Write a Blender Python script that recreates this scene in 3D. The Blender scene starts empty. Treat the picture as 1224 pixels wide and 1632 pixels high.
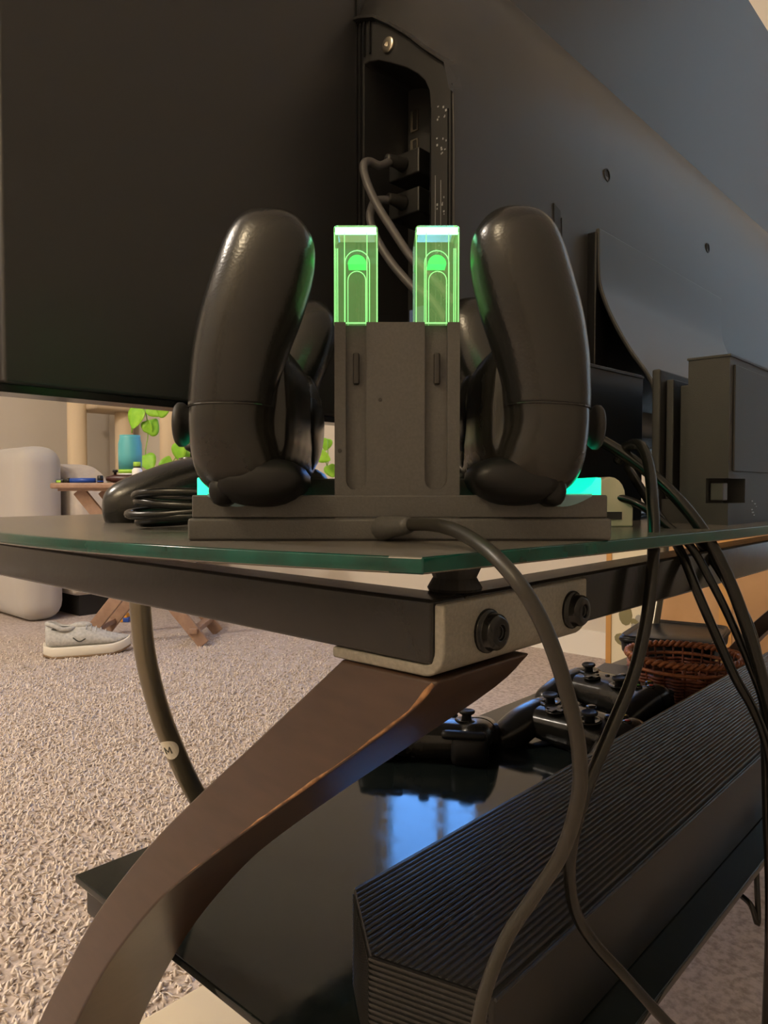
import bpy, bmesh, math, random
from mathutils import Matrix, Vector
random.seed(7)
sc = bpy.context.scene
col = sc.collection
R = math.radians

# ------------------------------------------------------------------ camera
HC = 0.55                       # camera height over the carpet
FPX = 1160.0
PITCH = math.atan(36 / FPX)
cam_d = bpy.data.cameras.new('camera')
cam_d.sensor_fit = 'VERTICAL'; cam_d.sensor_height = 24.0
cam_d.lens = FPX / 1632 * 24.0
cam_d.clip_start = 0.01; cam_d.clip_end = 100
cam = bpy.data.objects.new('camera', cam_d); col.objects.link(cam)
cam.location = (0, 0, HC); cam.rotation_euler = (R(90) - PITCH, 0, 0)
sc.camera = cam

# ------------------------------------------------------------------ view, world
sc.view_settings.view_transform = 'Standard'
sc.view_settings.look = 'None'
sc.view_settings.gamma = 1.0
sc.view_settings.use_curve_mapping = False
sc.view_settings.exposure = 0.0
world = bpy.data.worlds.new('evening_sky'); sc.world = world
world.use_nodes = True
bg = world.node_tree.nodes['Background']
bg.inputs[0].default_value = (0.16, 0.42, 1.0, 1); bg.inputs[1].default_value = 8.5

# ------------------------------------------------------------------ frames
ANG = R(47.5)
U = Vector((math.cos(ANG), math.sin(ANG))); A = Vector((-U.y, U.x)); C = Vector((0.0151, 0.225))
MT = Matrix.Translation((C.x, C.y, HC)) @ Matrix.Rotation(ANG, 4, 'Z')   # stand frame: x along its length, y towards the room, z from lens height
MW = Matrix.Translation((0, 0, HC))                                      # lens frame: x right, y ahead, z from lens height
FLOOR = -HC

def ray(px, py):
    x = (px - 612) / FPX; y = -(py - 816) / FPX
    c, s = math.cos(PITCH), math.sin(PITCH)
    return Vector((x, c + y * s, -s + y * c))
def at_depth(px, py, Y):
    d = ray(px, py); return d * (Y / d.y)
def at_z(px, py, z):
    d = ray(px, py); return d * (z / d.z)
def to_T(p):
    q = MT.inverted() @ (MW @ Vector(p)); return q
def T_on_x(px, py, w):           # pixel -> point of the stand frame on the plane x = w
    d = ray(px, py); o = to_T((0, 0, 0)); e = to_T(d) - o
    return o + e * ((w - o.x) / e.x)
def T_on_y(px, py, s):
    d = ray(px, py); o = to_T((0, 0, 0)); e = to_T(d) - o
    return o + e * ((s - o.y) / e.y)
def T_on_z(px, py, z):
    return to_T(at_z(px, py, z))

# ------------------------------------------------------------------ materials
MATS = {}
def mat(name, c=(.5, .5, .5), rough=.5, metal=0., noise=None, bump=None, spec=.5, emis=None, trans=0., coat=0., ior=1.45, rnoise=None, sheen=0., alpha=None):
    m = bpy.data.materials.new(name); m.use_nodes = True
    nt = m.node_tree; b = nt.nodes['Principled BSDF']
    b.inputs['Base Color'].default_value = (*c, 1); b.inputs['Roughness'].default_value = rough
    b.inputs['Metallic'].default_value = metal; b.inputs['Specular IOR Level'].default_value = spec
    b.inputs['Transmission Weight'].default_value = trans; b.inputs['Coat Weight'].default_value = coat
    b.inputs['IOR'].default_value = ior; b.inputs['Sheen Weight'].default_value = sheen
    if emis:
        b.inputs['Emission Color'].default_value = (*emis[0], 1); b.inputs['Emission Strength'].default_value = emis[1]
    tc = nt.nodes.new('ShaderNodeTexCoord')
    def nz(scale, detail=4):
        n = nt.nodes.new('ShaderNodeTexNoise'); n.inputs['Scale'].default_value = scale; n.inputs['Detail'].default_value = detail
        nt.links.new(tc.outputs['Object'], n.inputs['Vector']); return n
    if noise:                     # (scale, second colour[, lo, hi])
        n = nz(noise[0]); r = nt.nodes.new('ShaderNodeValToRGB')
        lo, hi = (noise[2], noise[3]) if len(noise) > 3 else (.35, .65)
        r.color_ramp.elements[0].position = lo; r.color_ramp.elements[1].position = hi
        r.color_ramp.elements[0].color = (*c, 1); r.color_ramp.elements[1].color = (*noise[1], 1)
        nt.links.new(n.outputs['Fac'], r.inputs[0]); nt.links.new(r.outputs[0], b.inputs['Base Color'])
    if rnoise:                    # (scale, lo, hi)
        n = nz(rnoise[0], 6); r = nt.nodes.new('ShaderNodeMapRange')
        r.inputs['From Min'].default_value = .3; r.inputs['From Max'].default_value = .7
        r.inputs['To Min'].default_value = rnoise[1]; r.inputs['To Max'].default_value = rnoise[2]
        nt.links.new(n.outputs['Fac'], r.inputs[0]); nt.links.new(r.outputs[0], b.inputs['Roughness'])
    if bump:                      # (scale, strength[, kind])
        if len(bump) > 2 and bump[2] == 'voronoi':
            n = nt.nodes.new('ShaderNodeTexVoronoi'); n.inputs['Scale'].default_value = bump[0]
            nt.links.new(tc.outputs['Object'], n.inputs['Vector']); src = n.outputs['Distance']
        else:
            n = nz(bump[0]); src = n.outputs['Fac']
        bp = nt.nodes.new('ShaderNodeBump'); bp.inputs['Strength'].default_value = bump[1]; bp.inputs['Distance'].default_value = .001
        nt.links.new(src, bp.inputs['Height']); nt.links.new(bp.outputs[0], b.inputs['Normal'])
    MATS[name] = m
    return m

mat('carpet', (.56, .48, .44), .95, noise=(130, (.36, .30, .265), .40, .66), bump=(260, .9), spec=.1)  # darker than the yarn: self-shade of the unmodelled pile is in the colour
mat('carpet_yarn', (.82, .735, .68), .95, noise=(110, (.58, .50, .45), .38, .68), spec=.1)


mat('wall_paint', (.62, .57, .50), .8, noise=(3, (.60, .55, .48)), bump=(180, .12))
mat('ceiling_paint', (.75, .72, .67), .9, bump=(120, .2))
mat('trim_white', (.78, .75, .70), .45)
mat('tv_back', (.020, .020, .021), .40)
mat('tv_housing', (.020, .020, .021), .40)
mat('tv_gloss', (.008, .008, .009), .18)
mat('tv_mark', (.30, .31, .32), .6)

mat('blue_label', (.10, .15, .34), .5)
mat('hole_shade', (.010, .010, .010), .6)  # near-black that carries the shade inside small holes
mat('port_wall', (.020, .020, .020), .5)
mat('nickel', (.72, .66, .56), .25, metal=1.)
mat('black_rubber', (.016, .015, .014), .5)
mat('black_cable', (.006, .006, .005), .26, spec=.4)
mat('dusty_cable', (.017, .0155, .012), .42)
mat('grey_cable', (.075, .072, .075), .45)
mat('ctrl_shell', (.010, .0095, .008), .26, rnoise=(40, .18, .30))
mat('ctrl_trigger', (.005, .005, .005), .42, spec=.25)
mat('ctrl_grip', (.010, .010, .0095), .24, bump=(900, .045, 'voronoi'))
mat('ctrl_black', (.008, .008, .008), .16)
mat('stick_rubber', (.011, .011, .011), .55)
mat('btn_green', (.06, .30, .03), .3); mat('btn_red', (.45, .03, .02), .3)
mat('btn_blue', (.03, .08, .40), .3); mat('btn_yellow', (.45, .33, .03), .3)
mat('dock_plastic', (.052, .050, .047), .5, bump=(1500, .10), noise=(900, (.062, .060, .056)))
mat('dock_dark', (.016, .014, .012), .5)
mat('glass_dust', (.11, .10, .088), .25, noise=(35, (.14, .128, .112)))
mat('glass_edge', (.0, .055, .040), .12, noise=(60, (.0, .028, .020)))
mat('glass_end', (.0, .055, .040), .12, noise=(60, (.0, .028, .020)))
mat('shelf_glass', (.007, .010, .010), .06, rnoise=(60, .04, .12), noise=(130, (.013, .016, .014), .5, .75), spec=.38)
mat('rail_black', (.010, .0095, .0085), .22, rnoise=(25, .12, .22), bump=(300, .03), spec=.32)
mat('bracket_grey', (.17, .16, .135), .5, metal=.2, bump=(1200, .25), noise=(700, (.21, .195, .165)))

mat('bolt_black', (.005, .005, .005), .22, spec=.35)
mat('worn_wood', (.33, .17, .075), .6, noise=(160, (.10, .045, .02)))
mat('tube_metal', (.19, .17, .125), .30, metal=.75)
mat('sticker', (.78, .74, .66), .7); mat('ink', (.10, .10, .09), .7)
mat('soundbar_cloth', (.016, .016, .016), .34, bump=(1800, .08), spec=.7)
mat('soundbar_plastic', (.010, .010, .010), .4)
mat('soundbar_end', (.016, .016, .016), .42)
mat('wicker', (.20, .055, .022), .5, noise=(200, (.11, .028, .012)))
mat('wicker_rim', (.36, .13, .045), .45, noise=(220, (.24, .075, .028)))
mat('slab_grey', (.045, .043, .040), .4)
mat('tray_black', (.006, .006, .006), .35, spec=.25)
mat('cream_plastic', (.66, .58, .44), .5)
mat('upholstery', (.52, .46, .40), .95, noise=(25, (.46, .40, .35)), bump=(350, .5), sheen=.3)
mat('pillow_cloth', (.43, .40, .37), .95, bump=(300, .5), sheen=.3)
mat('gap_shade', (.012, .011, .010), .7)
mat('tray_wood', (.34, .215, .15), .45, noise=(40, (.27, .165, .115)))
mat('sisal', (.72, .58, .40), .9, bump=(420, .6))
mat('plush', (.58, .47, .34), .95, bump=(260, .6))
mat('teal', (.10, .42, .46), .35); mat('lime', (.34, .62, .06), .45); mat('white_gloss', (.80, .79, .76), .3)
mat('blue_plastic', (.02, .07, .36), .3); mat('black_plastic', (.012, .012, .012), .35); mat('maroon', (.05, .015, .012), .35)
mat('leaf', (.22, .52, .03), .45, noise=(30, (.32, .62, .05)))
mat('stem_green', (.22, .42, .06), .5)
mat('knit_grey', (.40, .40, .40), .9, noise=(120, (.52, .52, .51)), bump=(500, .5))
mat('sole_white', (.72, .68, .60), .7); mat('shoe_dark', (.05, .055, .055), .8); mat('tan_sole', (.26, .18, .11), .8)
mat('orange', (.75, .33, .03), .5)
mat('cardboard', (.46, .27, .13), .8, noise=(14, (.42, .24, .11)))
mat('canvas_cream', (.72, .66, .50), .8)
mat('print_olive', (.22, .20, .10), .8); mat('print_yellow', (.62, .44, .06), .8); mat('print_grey', (.35, .34, .30), .8)
mat('oak_strip', (.52, .27, .08), .5)
mat('brass', (.45, .32, .14), .3, metal=1.)
mat('blind', (.80, .78, .76), .8, trans=.0)
mat('bulb', (.85, .82, .76), .4)
mat('pane', (.92, .96, 1), .02, trans=1., ior=1.02)
def blind_material():
    nt = MATS['blind'].node_tree; b = nt.nodes['Principled BSDF']; tr = nt.nodes.new('ShaderNodeBsdfTranslucent'); tr.inputs[0].default_value = (.95, .72, .52, 1)  # added fabric tint, chosen to turn the blue skylight more neutral
    mx = nt.nodes.new('ShaderNodeMixShader'); mx.inputs[0].default_value = .75; out = nt.nodes['Material Output']
    nt.links.new(b.outputs[0], mx.inputs[1]); nt.links.new(tr.outputs[0], mx.inputs[2]); nt.links.new(mx.outputs[0], out.inputs[0])
blind_material()
# acrylic lit green from the LED under it
mat('acrylic', (.80, .97, .66), .05, trans=.95, ior=1.25, emis=((.28, .72, .18), .12))
mat('acrylic_core', (.50, 1, .45), .08, trans=.85, ior=1.2, emis=((.12, .75, .18), .22))
mat('led_edge', (.5, 1, .6), .3, emis=((.30, 1.0, .36), .85))
mat('led_top', (.5, 1, .7), .3, emis=((.30, 1.0, .66), 4.0))
mat('led_arch', (.7, 1, .8), .3, emis=((.35, 1.0, .62), 1.5))
mat('led_green', (.1, .8, .2), .3, emis=((.0, .80, .10), 1.0))
mat('led_teal', (.1, .9, .6), .3, emis=((.0, .95, .42), 1.6))
mat('lens', (.35, .62, .70), .08, trans=.6, ior=1.4)

# ------------------------------------------------------------------ builders
class MB:
    def __init__(s, M=MT): s.v = []; s.f = []; s.mi = []; s.M = M; s.cur = 0
    def add(s, vs, fs):
        o = len(s.v); s.v += [Vector(v) for v in vs]; s.f += [[i + o for i in f] for f in fs]; s.mi += [s.cur] * len(fs); return s
    def box(s, a, b):
        x0, y0, z0 = a; x1, y1, z1 = b
        return s.add([(x0,y0,z0),(x1,y0,z0),(x1,y1,z0),(x0,y1,z0),(x0,y0,z1),(x1,y0,z1),(x1,y1,z1),(x0,y1,z1)],
                     [(0,3,2,1),(4,5,6,7),(0,1,5,4),(1,2,6,5),(2,3,7,6),(3,0,4,7)])
    def bar(s, p, q, w, h, up=(0, 0, 1)):          # a square bar from p to q
        p = Vector(p); q = Vector(q); d = (q - p).normalized(); x = d.cross(Vector(up)).normalized(); y = x.cross(d)
        vs = []
        for c in (p, q):
            for i, j in ((-1,-1),(1,-1),(1,1),(-1,1)): vs.append(c + x * (i * w / 2) + y * (j * h / 2))
        return s.add(vs, [(0,1,2,3),(7,6,5,4),(0,4,5,1),(1,5,6,2),(2,6,7,3),(3,7,4,0)])
    def prism(s, poly, axis, lo, hi):              # poly in the other two axes (cyclic order), extruded along axis
        n = len(poly); vs = []
        for e in (lo, hi):
            for (p, q) in poly:
                vs.append({'x': (e, p, q), 'y': (p, e, q), 'z': (p, q, e)}[axis])
        fs = [tuple(range(n - 1, -1, -1)), tuple(range(n, 2 * n))] + [(i, (i + 1) % n, n + (i + 1) % n, n + i) for i in range(n)]
        return s.add(vs, fs)
    def loft(s, rings, cap=True, closed=False):
        n = len(rings[0]); vs = [p for r in rings for p in r]; fs = []
        m = len(rings)
        for k in range(m - (0 if closed else 1)):
            k2 = (k + 1) % m
            for i in range(n):
                j = (i + 1) % n; fs.append((k * n + i, k * n + j, k2 * n + j, k2 * n + i))
        if cap and not closed: fs += [tuple(range(n - 1, -1, -1)), tuple(range((m - 1) * n, m * n))]
        return s.add(vs, fs)
    def tube(s, pts, r, n=10, smooth=6, closed=False):
        P = [Vector(p) for p in pts]
        if smooth: P = spline(P, smooth, closed)
        rings = []; prev = None
        m = len(P)
        for i in range(m):
            a = P[(i - 1) % m] if (closed or i) else P[0]; b = P[(i + 1) % m] if (closed or i < m - 1) else P[-1]
            d = (b - a).normalized()
            if prev is None:
                prev = d.orthogonal().normalized()
            prev = (prev - d * prev.dot(d)).normalized(); y = d.cross(prev)
            rr = r if not callable(r) else r(i / max(1, m - 1))
            rings.append([P[i] + (prev * math.cos(t) + y * math.sin(t)) * rr for t in [2 * math.pi * k / n for k in range(n)]])
        return s.loft(rings, closed=closed)
    def lathe(s, prof, c, axis='z', n=24):         # prof: (radius, height) list
        c = Vector(c); rings = []
        ax = Vector({'x': (1,0,0), 'y': (0,1,0), 'z': (0,0,1)}[axis]) if isinstance(axis, str) else Vector(axis).normalized()
        e1 = ax.orthogonal().normalized(); e2 = ax.cross(e1)
        for (r, h) in prof:
            r = max(r, 1e-5)
            rings.append([c + ax * h + (e1 * math.cos(t) + e2 * math.sin(t)) * r for t in [2 * math.pi * k / n for k in range(n)]])
        return s.loft(rings)
    def ball(s, c, r, n=16, m=10):
        rx, ry, rz = (r, r, r) if not hasattr(r, '__len__') else r
        c = Vector(c); rings = []
        for i in range(m + 1):
            t = math.pi * i / m; q = max(math.sin(t), 1e-3)
            rings.append([c + Vector((rx * q * math.cos(p), ry * q * math.sin(p), -rz * math.cos(t))) for p in [2 * math.pi * k / n for k in range(n)]])
        return s.loft(rings)
    def build(s, name, m, parent=None, smooth=False, bevel=None, seg=2, label=None, remesh=None, subsurf=0, angle=35):
        mats = m if isinstance(m, (list, tuple)) else [m]
        me = bpy.data.meshes.new(name)
        W = [s.M @ v for v in s.v]
        if parent is not None:
            inv = RM[parent.name].inverted(); mw = None
            V = [inv @ v for v in W]
        else:
            c = Vector((sum(v.x for v in W) / len(W), sum(v.y for v in W) / len(W), min(v.z for v in W)))
            mw = Matrix.Translation(c) @ s.M.to_3x3().to_4x4(); inv = mw.inverted(); V = [inv @ v for v in W]
        me.from_pydata([tuple(v) for v in V], [], s.f)
        bm = bmesh.new(); bm.from_mesh(me); bmesh.ops.recalc_face_normals(bm, faces=bm.faces); bm.to_mesh(me); bm.free()
        for q in mats: me.materials.append(MATS[q])
        if len(mats) > 1: me.polygons.foreach_set('material_index', s.mi)
        if smooth: me.polygons.foreach_set('use_smooth', [True] * len(me.polygons))
        o = bpy.data.objects.new(name, me); col.objects.link(o)
        if parent is not None:
            o.parent = parent; RM[o.name] = RM[parent.name]
        else:
            o.matrix_world = mw; RM[o.name] = mw
        if remesh:
            d = o.modifiers.new('remesh', 'REMESH'); d.mode = 'VOXEL'; d.voxel_size = remesh[0]; d.use_smooth_shade = True
            d = o.modifiers.new('smooth', 'SMOOTH'); d.factor = .6; d.iterations = remesh[1]
        if bevel:
            d = o.modifiers.new('bevel', 'BEVEL'); d.width = bevel; d.segments = seg; d.limit_method = 'ANGLE'; d.angle_limit = R(angle)
            d.harden_normals = False
            me.polygons.foreach_set('use_smooth', [True] * len(me.polygons))
            o.modifiers.new('wn', 'WEIGHTED_NORMAL')
        if subsurf:
            d = o.modifiers.new('sub', 'SUBSURF'); d.levels = d.render_levels = subsurf
            me.polygons.foreach_set('use_smooth', [True] * len(me.polygons))
        if label: o['label'] = label
        return o
RM = {}
def spline(P, k=6, closed=False):
    out = []; m = len(P)
    for i in range(m if closed else m - 1):
        p0 = P[(i - 1) % m] if (closed or i) else P[0] * 2 - P[1]
        p1, p2 = P[i], P[(i + 1) % m]
        p3 = P[(i + 2) % m] if (closed or i + 2 < m) else P[-1] * 2 - P[-2]
        for j in range(k):
            t = j / k
            out.append(.5 * ((2 * p1) + (p2 - p0) * t + (2 * p0 - 5 * p1 + 4 * p2 - p3) * t * t + (3 * p1 - p0 - 3 * p2 + p3) * t ** 3))
    if not closed: out.append(P[-1])
    return out
def tag(o, label, cat, group=None, kind=None):
    o['label'] = label; o['category'] = cat
    if group: o['group'] = group
    if kind: o['kind'] = kind
    return o
def thing(name, label, cat, loc, M=MT, group=None, rot=None):
    o = bpy.data.objects.new(name, None); col.objects.link(o); o.empty_display_size = .02
    mw = Matrix.Translation(M @ Vector(loc)) @ (M.to_3x3().to_4x4() if rot is None else rot)
    o.matrix_world = mw; RM[o.name] = mw
    return tag(o, label, cat, group)
def struct(o, label=None):
    o['kind'] = 'structure'
    if label: o['label'] = label
    return o
def copy_tree(o, parent=None):
    c = o.copy(); col.objects.link(c)
    if parent is not None: c.parent = parent
    for ch in list(o.children): copy_tree(ch, c)
    return c
def frame(loc, rotz, M=MT):      # a frame for things turned on their own
    return M @ Matrix.Translation(Vector(loc)) @ Matrix.Rotation(rotz, 4, 'Z')

# ------------------------------------------------------------------ the room
S0, S1, W0, W1, ZC = -.62, 4.25, -2.6, 2.05, 1.90
m = MB(); m.box((W0, S0, FLOOR - .05), (W1, S1, FLOOR)); struct(m.build('floor', 'carpet'))
m = MB(); m.box((W0, S0, ZC), (W1, S1, ZC + .05)); struct(m.build('ceiling', 'ceiling_paint'))
m = MB(); m.box((W0 - .1, S1, FLOOR - .05), (W1 + .1, S1 + .1, ZC + .05)); struct(m.build('wall_left', 'wall_paint'))
m = MB(); m.box((W0 - .1, S0 - .1, FLOOR - .05), (W1 + .1, S0, ZC + .05)); struct(m.build('wall_back', 'wall_paint'))
m = MB(); m.box((W0 - .1, S0, FLOOR - .05), (W0, S1, ZC + .05)); struct(m.build('wall_near', 'wall_paint'))
# window wall, with the opening left free
WS0, WS1, WZ0, WZ1 = 1.42, 1.95, .22, 1.42
BS0, BS1, BZ0, BZ1 = -.54, -.02, -.20, 1.60       # second opening: unseen window added for the daylight sheen, with a blind
m = MB()
m.box((W1, S0, FLOOR - .05), (W1 + .1, BS0, ZC + .05)); m.box((W1, BS1, FLOOR - .05), (W1 + .1, WS0, ZC + .05)); m.box((W1, WS1, FLOOR - .05), (W1 + .1, S1, ZC + .05))
m.box((W1, WS0, FLOOR - .05), (W1 + .1, WS1, WZ0)); m.box((W1, WS0, WZ1), (W1 + .1, WS1, ZC + .05))
m.box((W1, BS0, FLOOR - .05), (W1 + .1, BS1, BZ0)); m.box((W1, BS0, BZ1), (W1 + .1, BS1, ZC + .05))
struct(m.build('wall_right', 'wall_paint'))
m = MB(); m.box((W1 + .03, BS0, BZ0), (W1 + .07, BS1, BZ0 + .04)); m.box((W1 + .03, BS0, BZ1 - .04), (W1 + .07, BS1, BZ1))
m.box((W1 + .03, BS0, BZ0), (W1 + .07, BS0 + .04, BZ1)); m.box((W1 + .03, BS1 - .04, BZ0), (W1 + .07, BS1, BZ1))
win2 = struct(m.build('window_right_offscreen', 'trim_white'))
m = MB(); m.box((W1 + .010, BS0 + .004, BZ0 + .004), (W1 + .0115, BS1 - .004, BZ1 - .004)); m.build('added_blind', 'blind', win2)
m = MB(); m.box((W1 + .047, BS0 + .03, BZ0 + .03), (W1 + .051, BS1 - .03, BZ1 - .03)); m.build('pane', 'pane', win2)
m = MB(); m.box((W1 + .03, WS0, WZ0), (W1 + .07, WS1, WZ0 + .04)); m.box((W1 + .03, WS0, WZ1 - .04), (W1 + .07, WS1, WZ1))
m.box((W1 + .03, WS0, WZ0), (W1 + .07, WS0 + .04, WZ1)); m.box((W1 + .03, WS1 - .04, WZ0), (W1 + .07, WS1, WZ1))
win = struct(m.build('window_1', 'trim_white'))
m = MB(); m.box((W1 + .035, 1.615, WZ0), (W1 + .065, 1.645, WZ1)); m.build('mullion', 'trim_white', win)
for a0, a1 in ((WS0 + .03, 1.62), (1.64, WS1 - .03)):
    m = MB(); m.box((W1 + .047, a0, WZ0 + .03), (W1 + .051, a1, WZ1 - .03)); m.build('pane', 'pane', win)
m = MB(); m.box((W1 - .03, WS0 - .05, WZ0 - .03), (W1 + .04, WS1 + .05, WZ0)); m.build('sill', 'trim_white', win)
m = MB(); m.box((W1 - .012, S0, FLOOR), (W1, S1, FLOOR + .085)); struct(m.build('baseboard_right', 'trim_white'))
m = MB(); m.box((W0, S1 - .012, FLOOR), (W1 - .012, S1, FLOOR + .085)); struct(m.build('baseboard_left', 'trim_white'))

# carpet pile, near field only
import numpy as np
rng = np.random.default_rng(3)
def carpet():
    pts = []
    sp = .0074
    xs = np.arange(-1.75, .35, sp); ys = np.arange(.60, 2.9, sp)
    X, Y = np.meshgrid(xs, ys); X = X.ravel() + rng.uniform(-.6, .6, X.size) * sp; Y = Y.ravel() + rng.uniform(-.6, .6, Y.size) * sp
    k = (X < -.10 * Y + .06) & (X > -.57 * Y - .08) & (rng.uniform(0, 1, X.size) > (Y - 1.5) / 1.3)
    X, Y = X[k], Y[k]; n = X.size
    ang = rng.uniform(0, 2 * np.pi, n); lean = rng.uniform(.2, 1.1, n); L = rng.uniform(.007, .012, n); r = rng.uniform(.0016, .0025, n)
    dx, dy, dz = np.cos(ang) * np.sin(lean), np.sin(ang) * np.sin(lean), np.cos(lean)
    verts = np.zeros((n, 10, 3)); ring = np.arange(3) * 2 * np.pi / 3
    for k2, (t, rr) in enumerate(((0, 1), (.55, 1.15), (.92, .8))):
        bend = t * t * .5
        cx = X + dx * L * (t + bend * .6); cy = Y + dy * L * (t + bend * .6); cz = dz * L * (t - bend * .25) * 1.0
        for j in range(3):
            verts[:, k2 * 3 + j, 0] = cx + np.cos(ring[j] + ang) * r * rr
            verts[:, k2 * 3 + j, 1] = cy + np.sin(ring[j] + ang) * r * rr
            verts[:, k2 * 3 + j, 2] = cz + np.sin(ring[j]) * r * rr * .5 * np.sin(lean)
    verts[:, 9, 0] = X + dx * L * 1.35; verts[:, 9, 1] = Y + dy * L * 1.35; verts[:, 9, 2] = dz * L * .85
    verts[:, :, 2] -= .0015
    fl = []
    for k2 in range(2):
        for j in range(3):
            a, b = k2 * 3 + j, k2 * 3 + (j + 1) % 3
            fl += [(a, b, b + 3), (a, b + 3, a + 3)]
    fl += [(6, 7, 9), (7, 8, 9), (8, 6, 9)]
    fl = np.array(fl)
    F = (fl[None, :, :] + (np.arange(n) * 10)[:, None, None]).reshape(-1, 3)
    me = bpy.data.meshes.new('carpet_pile')
    me.vertices.add(n * 10); me.vertices.foreach_set('co', verts.reshape(-1))
    nf = len(F); me.loops.add(nf * 3); me.loops.foreach_set('vertex_index', F.reshape(-1).astype(np.int32))
    me.polygons.add(nf); me.polygons.foreach_set('loop_start', np.arange(0, nf * 3, 3, dtype=np.int32)); me.polygons.foreach_set('loop_total', np.full(nf, 3, dtype=np.int32))
    me.polygons.foreach_set('use_smooth', np.ones(nf, dtype=bool))
    me.update(); me.validate()
    me.materials.append(MATS['carpet_yarn'])
    o = bpy.data.objects.new('carpet_pile', me); col.objects.link(o)
    tag(o, 'beige curly carpet pile covering the floor', 'carpet', kind='stuff')
carpet()

# ------------------------------------------------------------------ the stand (table)
st = thing('tv_stand', 'black glass-topped television stand with a curved brown wooden leg', 'tv stand', (.6, .2, FLOOR))
GZ = -.0198; GT = .0052
SD = .405; WL = 1.22              # frame depth and length
def glass_outline():
    pts = []
    # rear edge, left end, front edge, right end; all bowed outwards
    cor = [(-.012, -.006), (WL + .012, -.006), (WL + .012, SD + .006), (-.012, SD + .006)]
    bow = [.030, .037, .03, .037]
    for k in range(4):
        p, q = Vector(cor[k]), Vector(cor[(k + 1) % 4]); d = q - p; nrm = Vector((d.y, -d.x)).normalized()
        for j in range(40):
            t = j / 40; pts.append(p + d * t + nrm * bow[k] * (1 - (2 * t - 1) ** 2) * (1.0))
    return [(p.x, p.y) for p in pts]
go = glass_outline(); ng = len(go)
m = MB()
m.add([(x, y, GZ) for x, y in go] + [(x, y, GZ - GT) for x, y in go], [tuple(range(ng)), tuple(range(2 * ng - 1, ng - 1, -1))])
m.mi = [0, 0]
for i in range(ng):
    j = (i + 1) % ng
    m.f.append([i, j, ng + j, ng + i]); m.mi.append(1 if (i < 40 or 80 <= i < 120) else 2)
m.build('glass_top', ['glass_dust', 'glass_edge', 'glass_end'], st, bevel=.0006, seg=1, angle=50)
RT, RB = -.0345, -.0553
m = MB(); m.box((0, 0, RB), (.018, SD, RT)); m.build('rail', 'rail_black', st, bevel=.0016, seg=2)
m = MB(); m.box((WL - .018, 0, RB), (WL, SD, RT)); m.build('rail', 'rail_black', st, bevel=.0016, seg=2)
m = MB(); m.box((.0182, .0, RB), (WL - .0182, .018, RT)); m.build('rail', 'rail_black', st, bevel=.0016, seg=2)
m = MB(); m.box((.0182, SD - .018, RB), (WL - .0182, SD, RT)); m.build('rail', 'rail_black', st, bevel=.0016, seg=2)
for w, s in ((.024, .0095), (WL - .024, .0095), (.024, SD - .0095), (WL - .024, SD - .0095)):
    m = MB(); m.lathe([(0, 0), (.009, 0), (.0095, .001), (.0075, .0045), (.0095, .0088), (.009, RT * 0 + GZ - GT - RT), (0, GZ - GT - RT)], (w, s, RT)); m.build('pad', 'black_rubber', st, smooth=False)
# brackets with two bolts on the rear corners
def bracket(w0, sgn):
    t = .0042
    def X(w): return w0 + sgn * w
    m = MB()
    # L section in (y,z): vertical plate behind the rail, rounded bend, flange under it
    out = [(-t, RT - .001)]
    for k in range(7): 
        a = R(180 + 90 * k / 6); out.append((.0045 + (.0045 + t) * math.cos(a) , RB + .0003 + (.0045) + (.0045 + t) * math.sin(a) - 0))
    out.append((.046, RB - t)); out.append((.046, RB - .0002))
    for k in range(7):
        a = R(270 - 90 * k / 6); out.append((.0045 + .0045 * math.cos(a), RB + .0045 + .0045 * math.sin(a)))
    out.append((0, RT - .001))
    lo, hi = sorted((X(0.0005), X(.094)))
    m.prism(out, 'x', lo, hi)
    b = m.build('bracket', 'bracket_grey', st, bevel=.0010, seg=2)
    for w, s in ((.0235, .0066), (.0810, .0066)):
        m = MB(); c = (X(w), -t + .0004, (RT + RB) / 2 - .0018)
        m.lathe([(0, 0), (.0074, 0), (.0074, .0015), (.0062, .0022), (.0060, .0050), (.0048, .0062), (.0026, .0064), (.0024, .0050), (0, .0050)], c, axis=(0, -1, 0), n=28)
        m.build('bolt', 'bolt_black', b, bevel=.0004, seg=2, angle=25)
bracket(0, 1); bracket(WL, -1)
# curved wooden legs: outline in (y, z) on the end plane, 55 mm thick
outer = [(.041, -.0597), (.0675, -.0815), (.098, -.1065), (.1335, -.1355), (.1770, -.1735), (.2295, -.2267), (.2732, -.281), (.3051, -.3237), (.335, -.371), (.358, -.418), (.374, -.465), (.384, -.51), (.388, FLOOR)]
inner = [(-.0020, -.0597), (.0128, -.0748), (.0553, -.1075), (.0928, -.1358), (.1386, -.1716), (.1713, -.2002), (.2161, -.2479), (.2537, -.2977), (.285, -.347), (.306, -.395), (.320, -.445), (.328, -.50), (.330, FLOOR)]
def leg(w0, w1):
    o = spline([Vector((p[0], p[1], 0)) for p in outer], 4); i = spline([Vector((p[0], p[1], 0)) for p in inner], 4)
    rings = []
    for a, b in zip(o, i):
        rings.append([(w0, a.x, a.y), (w1, a.x, a.y), (w1, b.x, b.y), (w0, b.x, b.y)])
    m = MB(); m.loft(rings); return m.build('leg', 'leg_finish', st, bevel=.0013, seg=2, angle=60)
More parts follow.
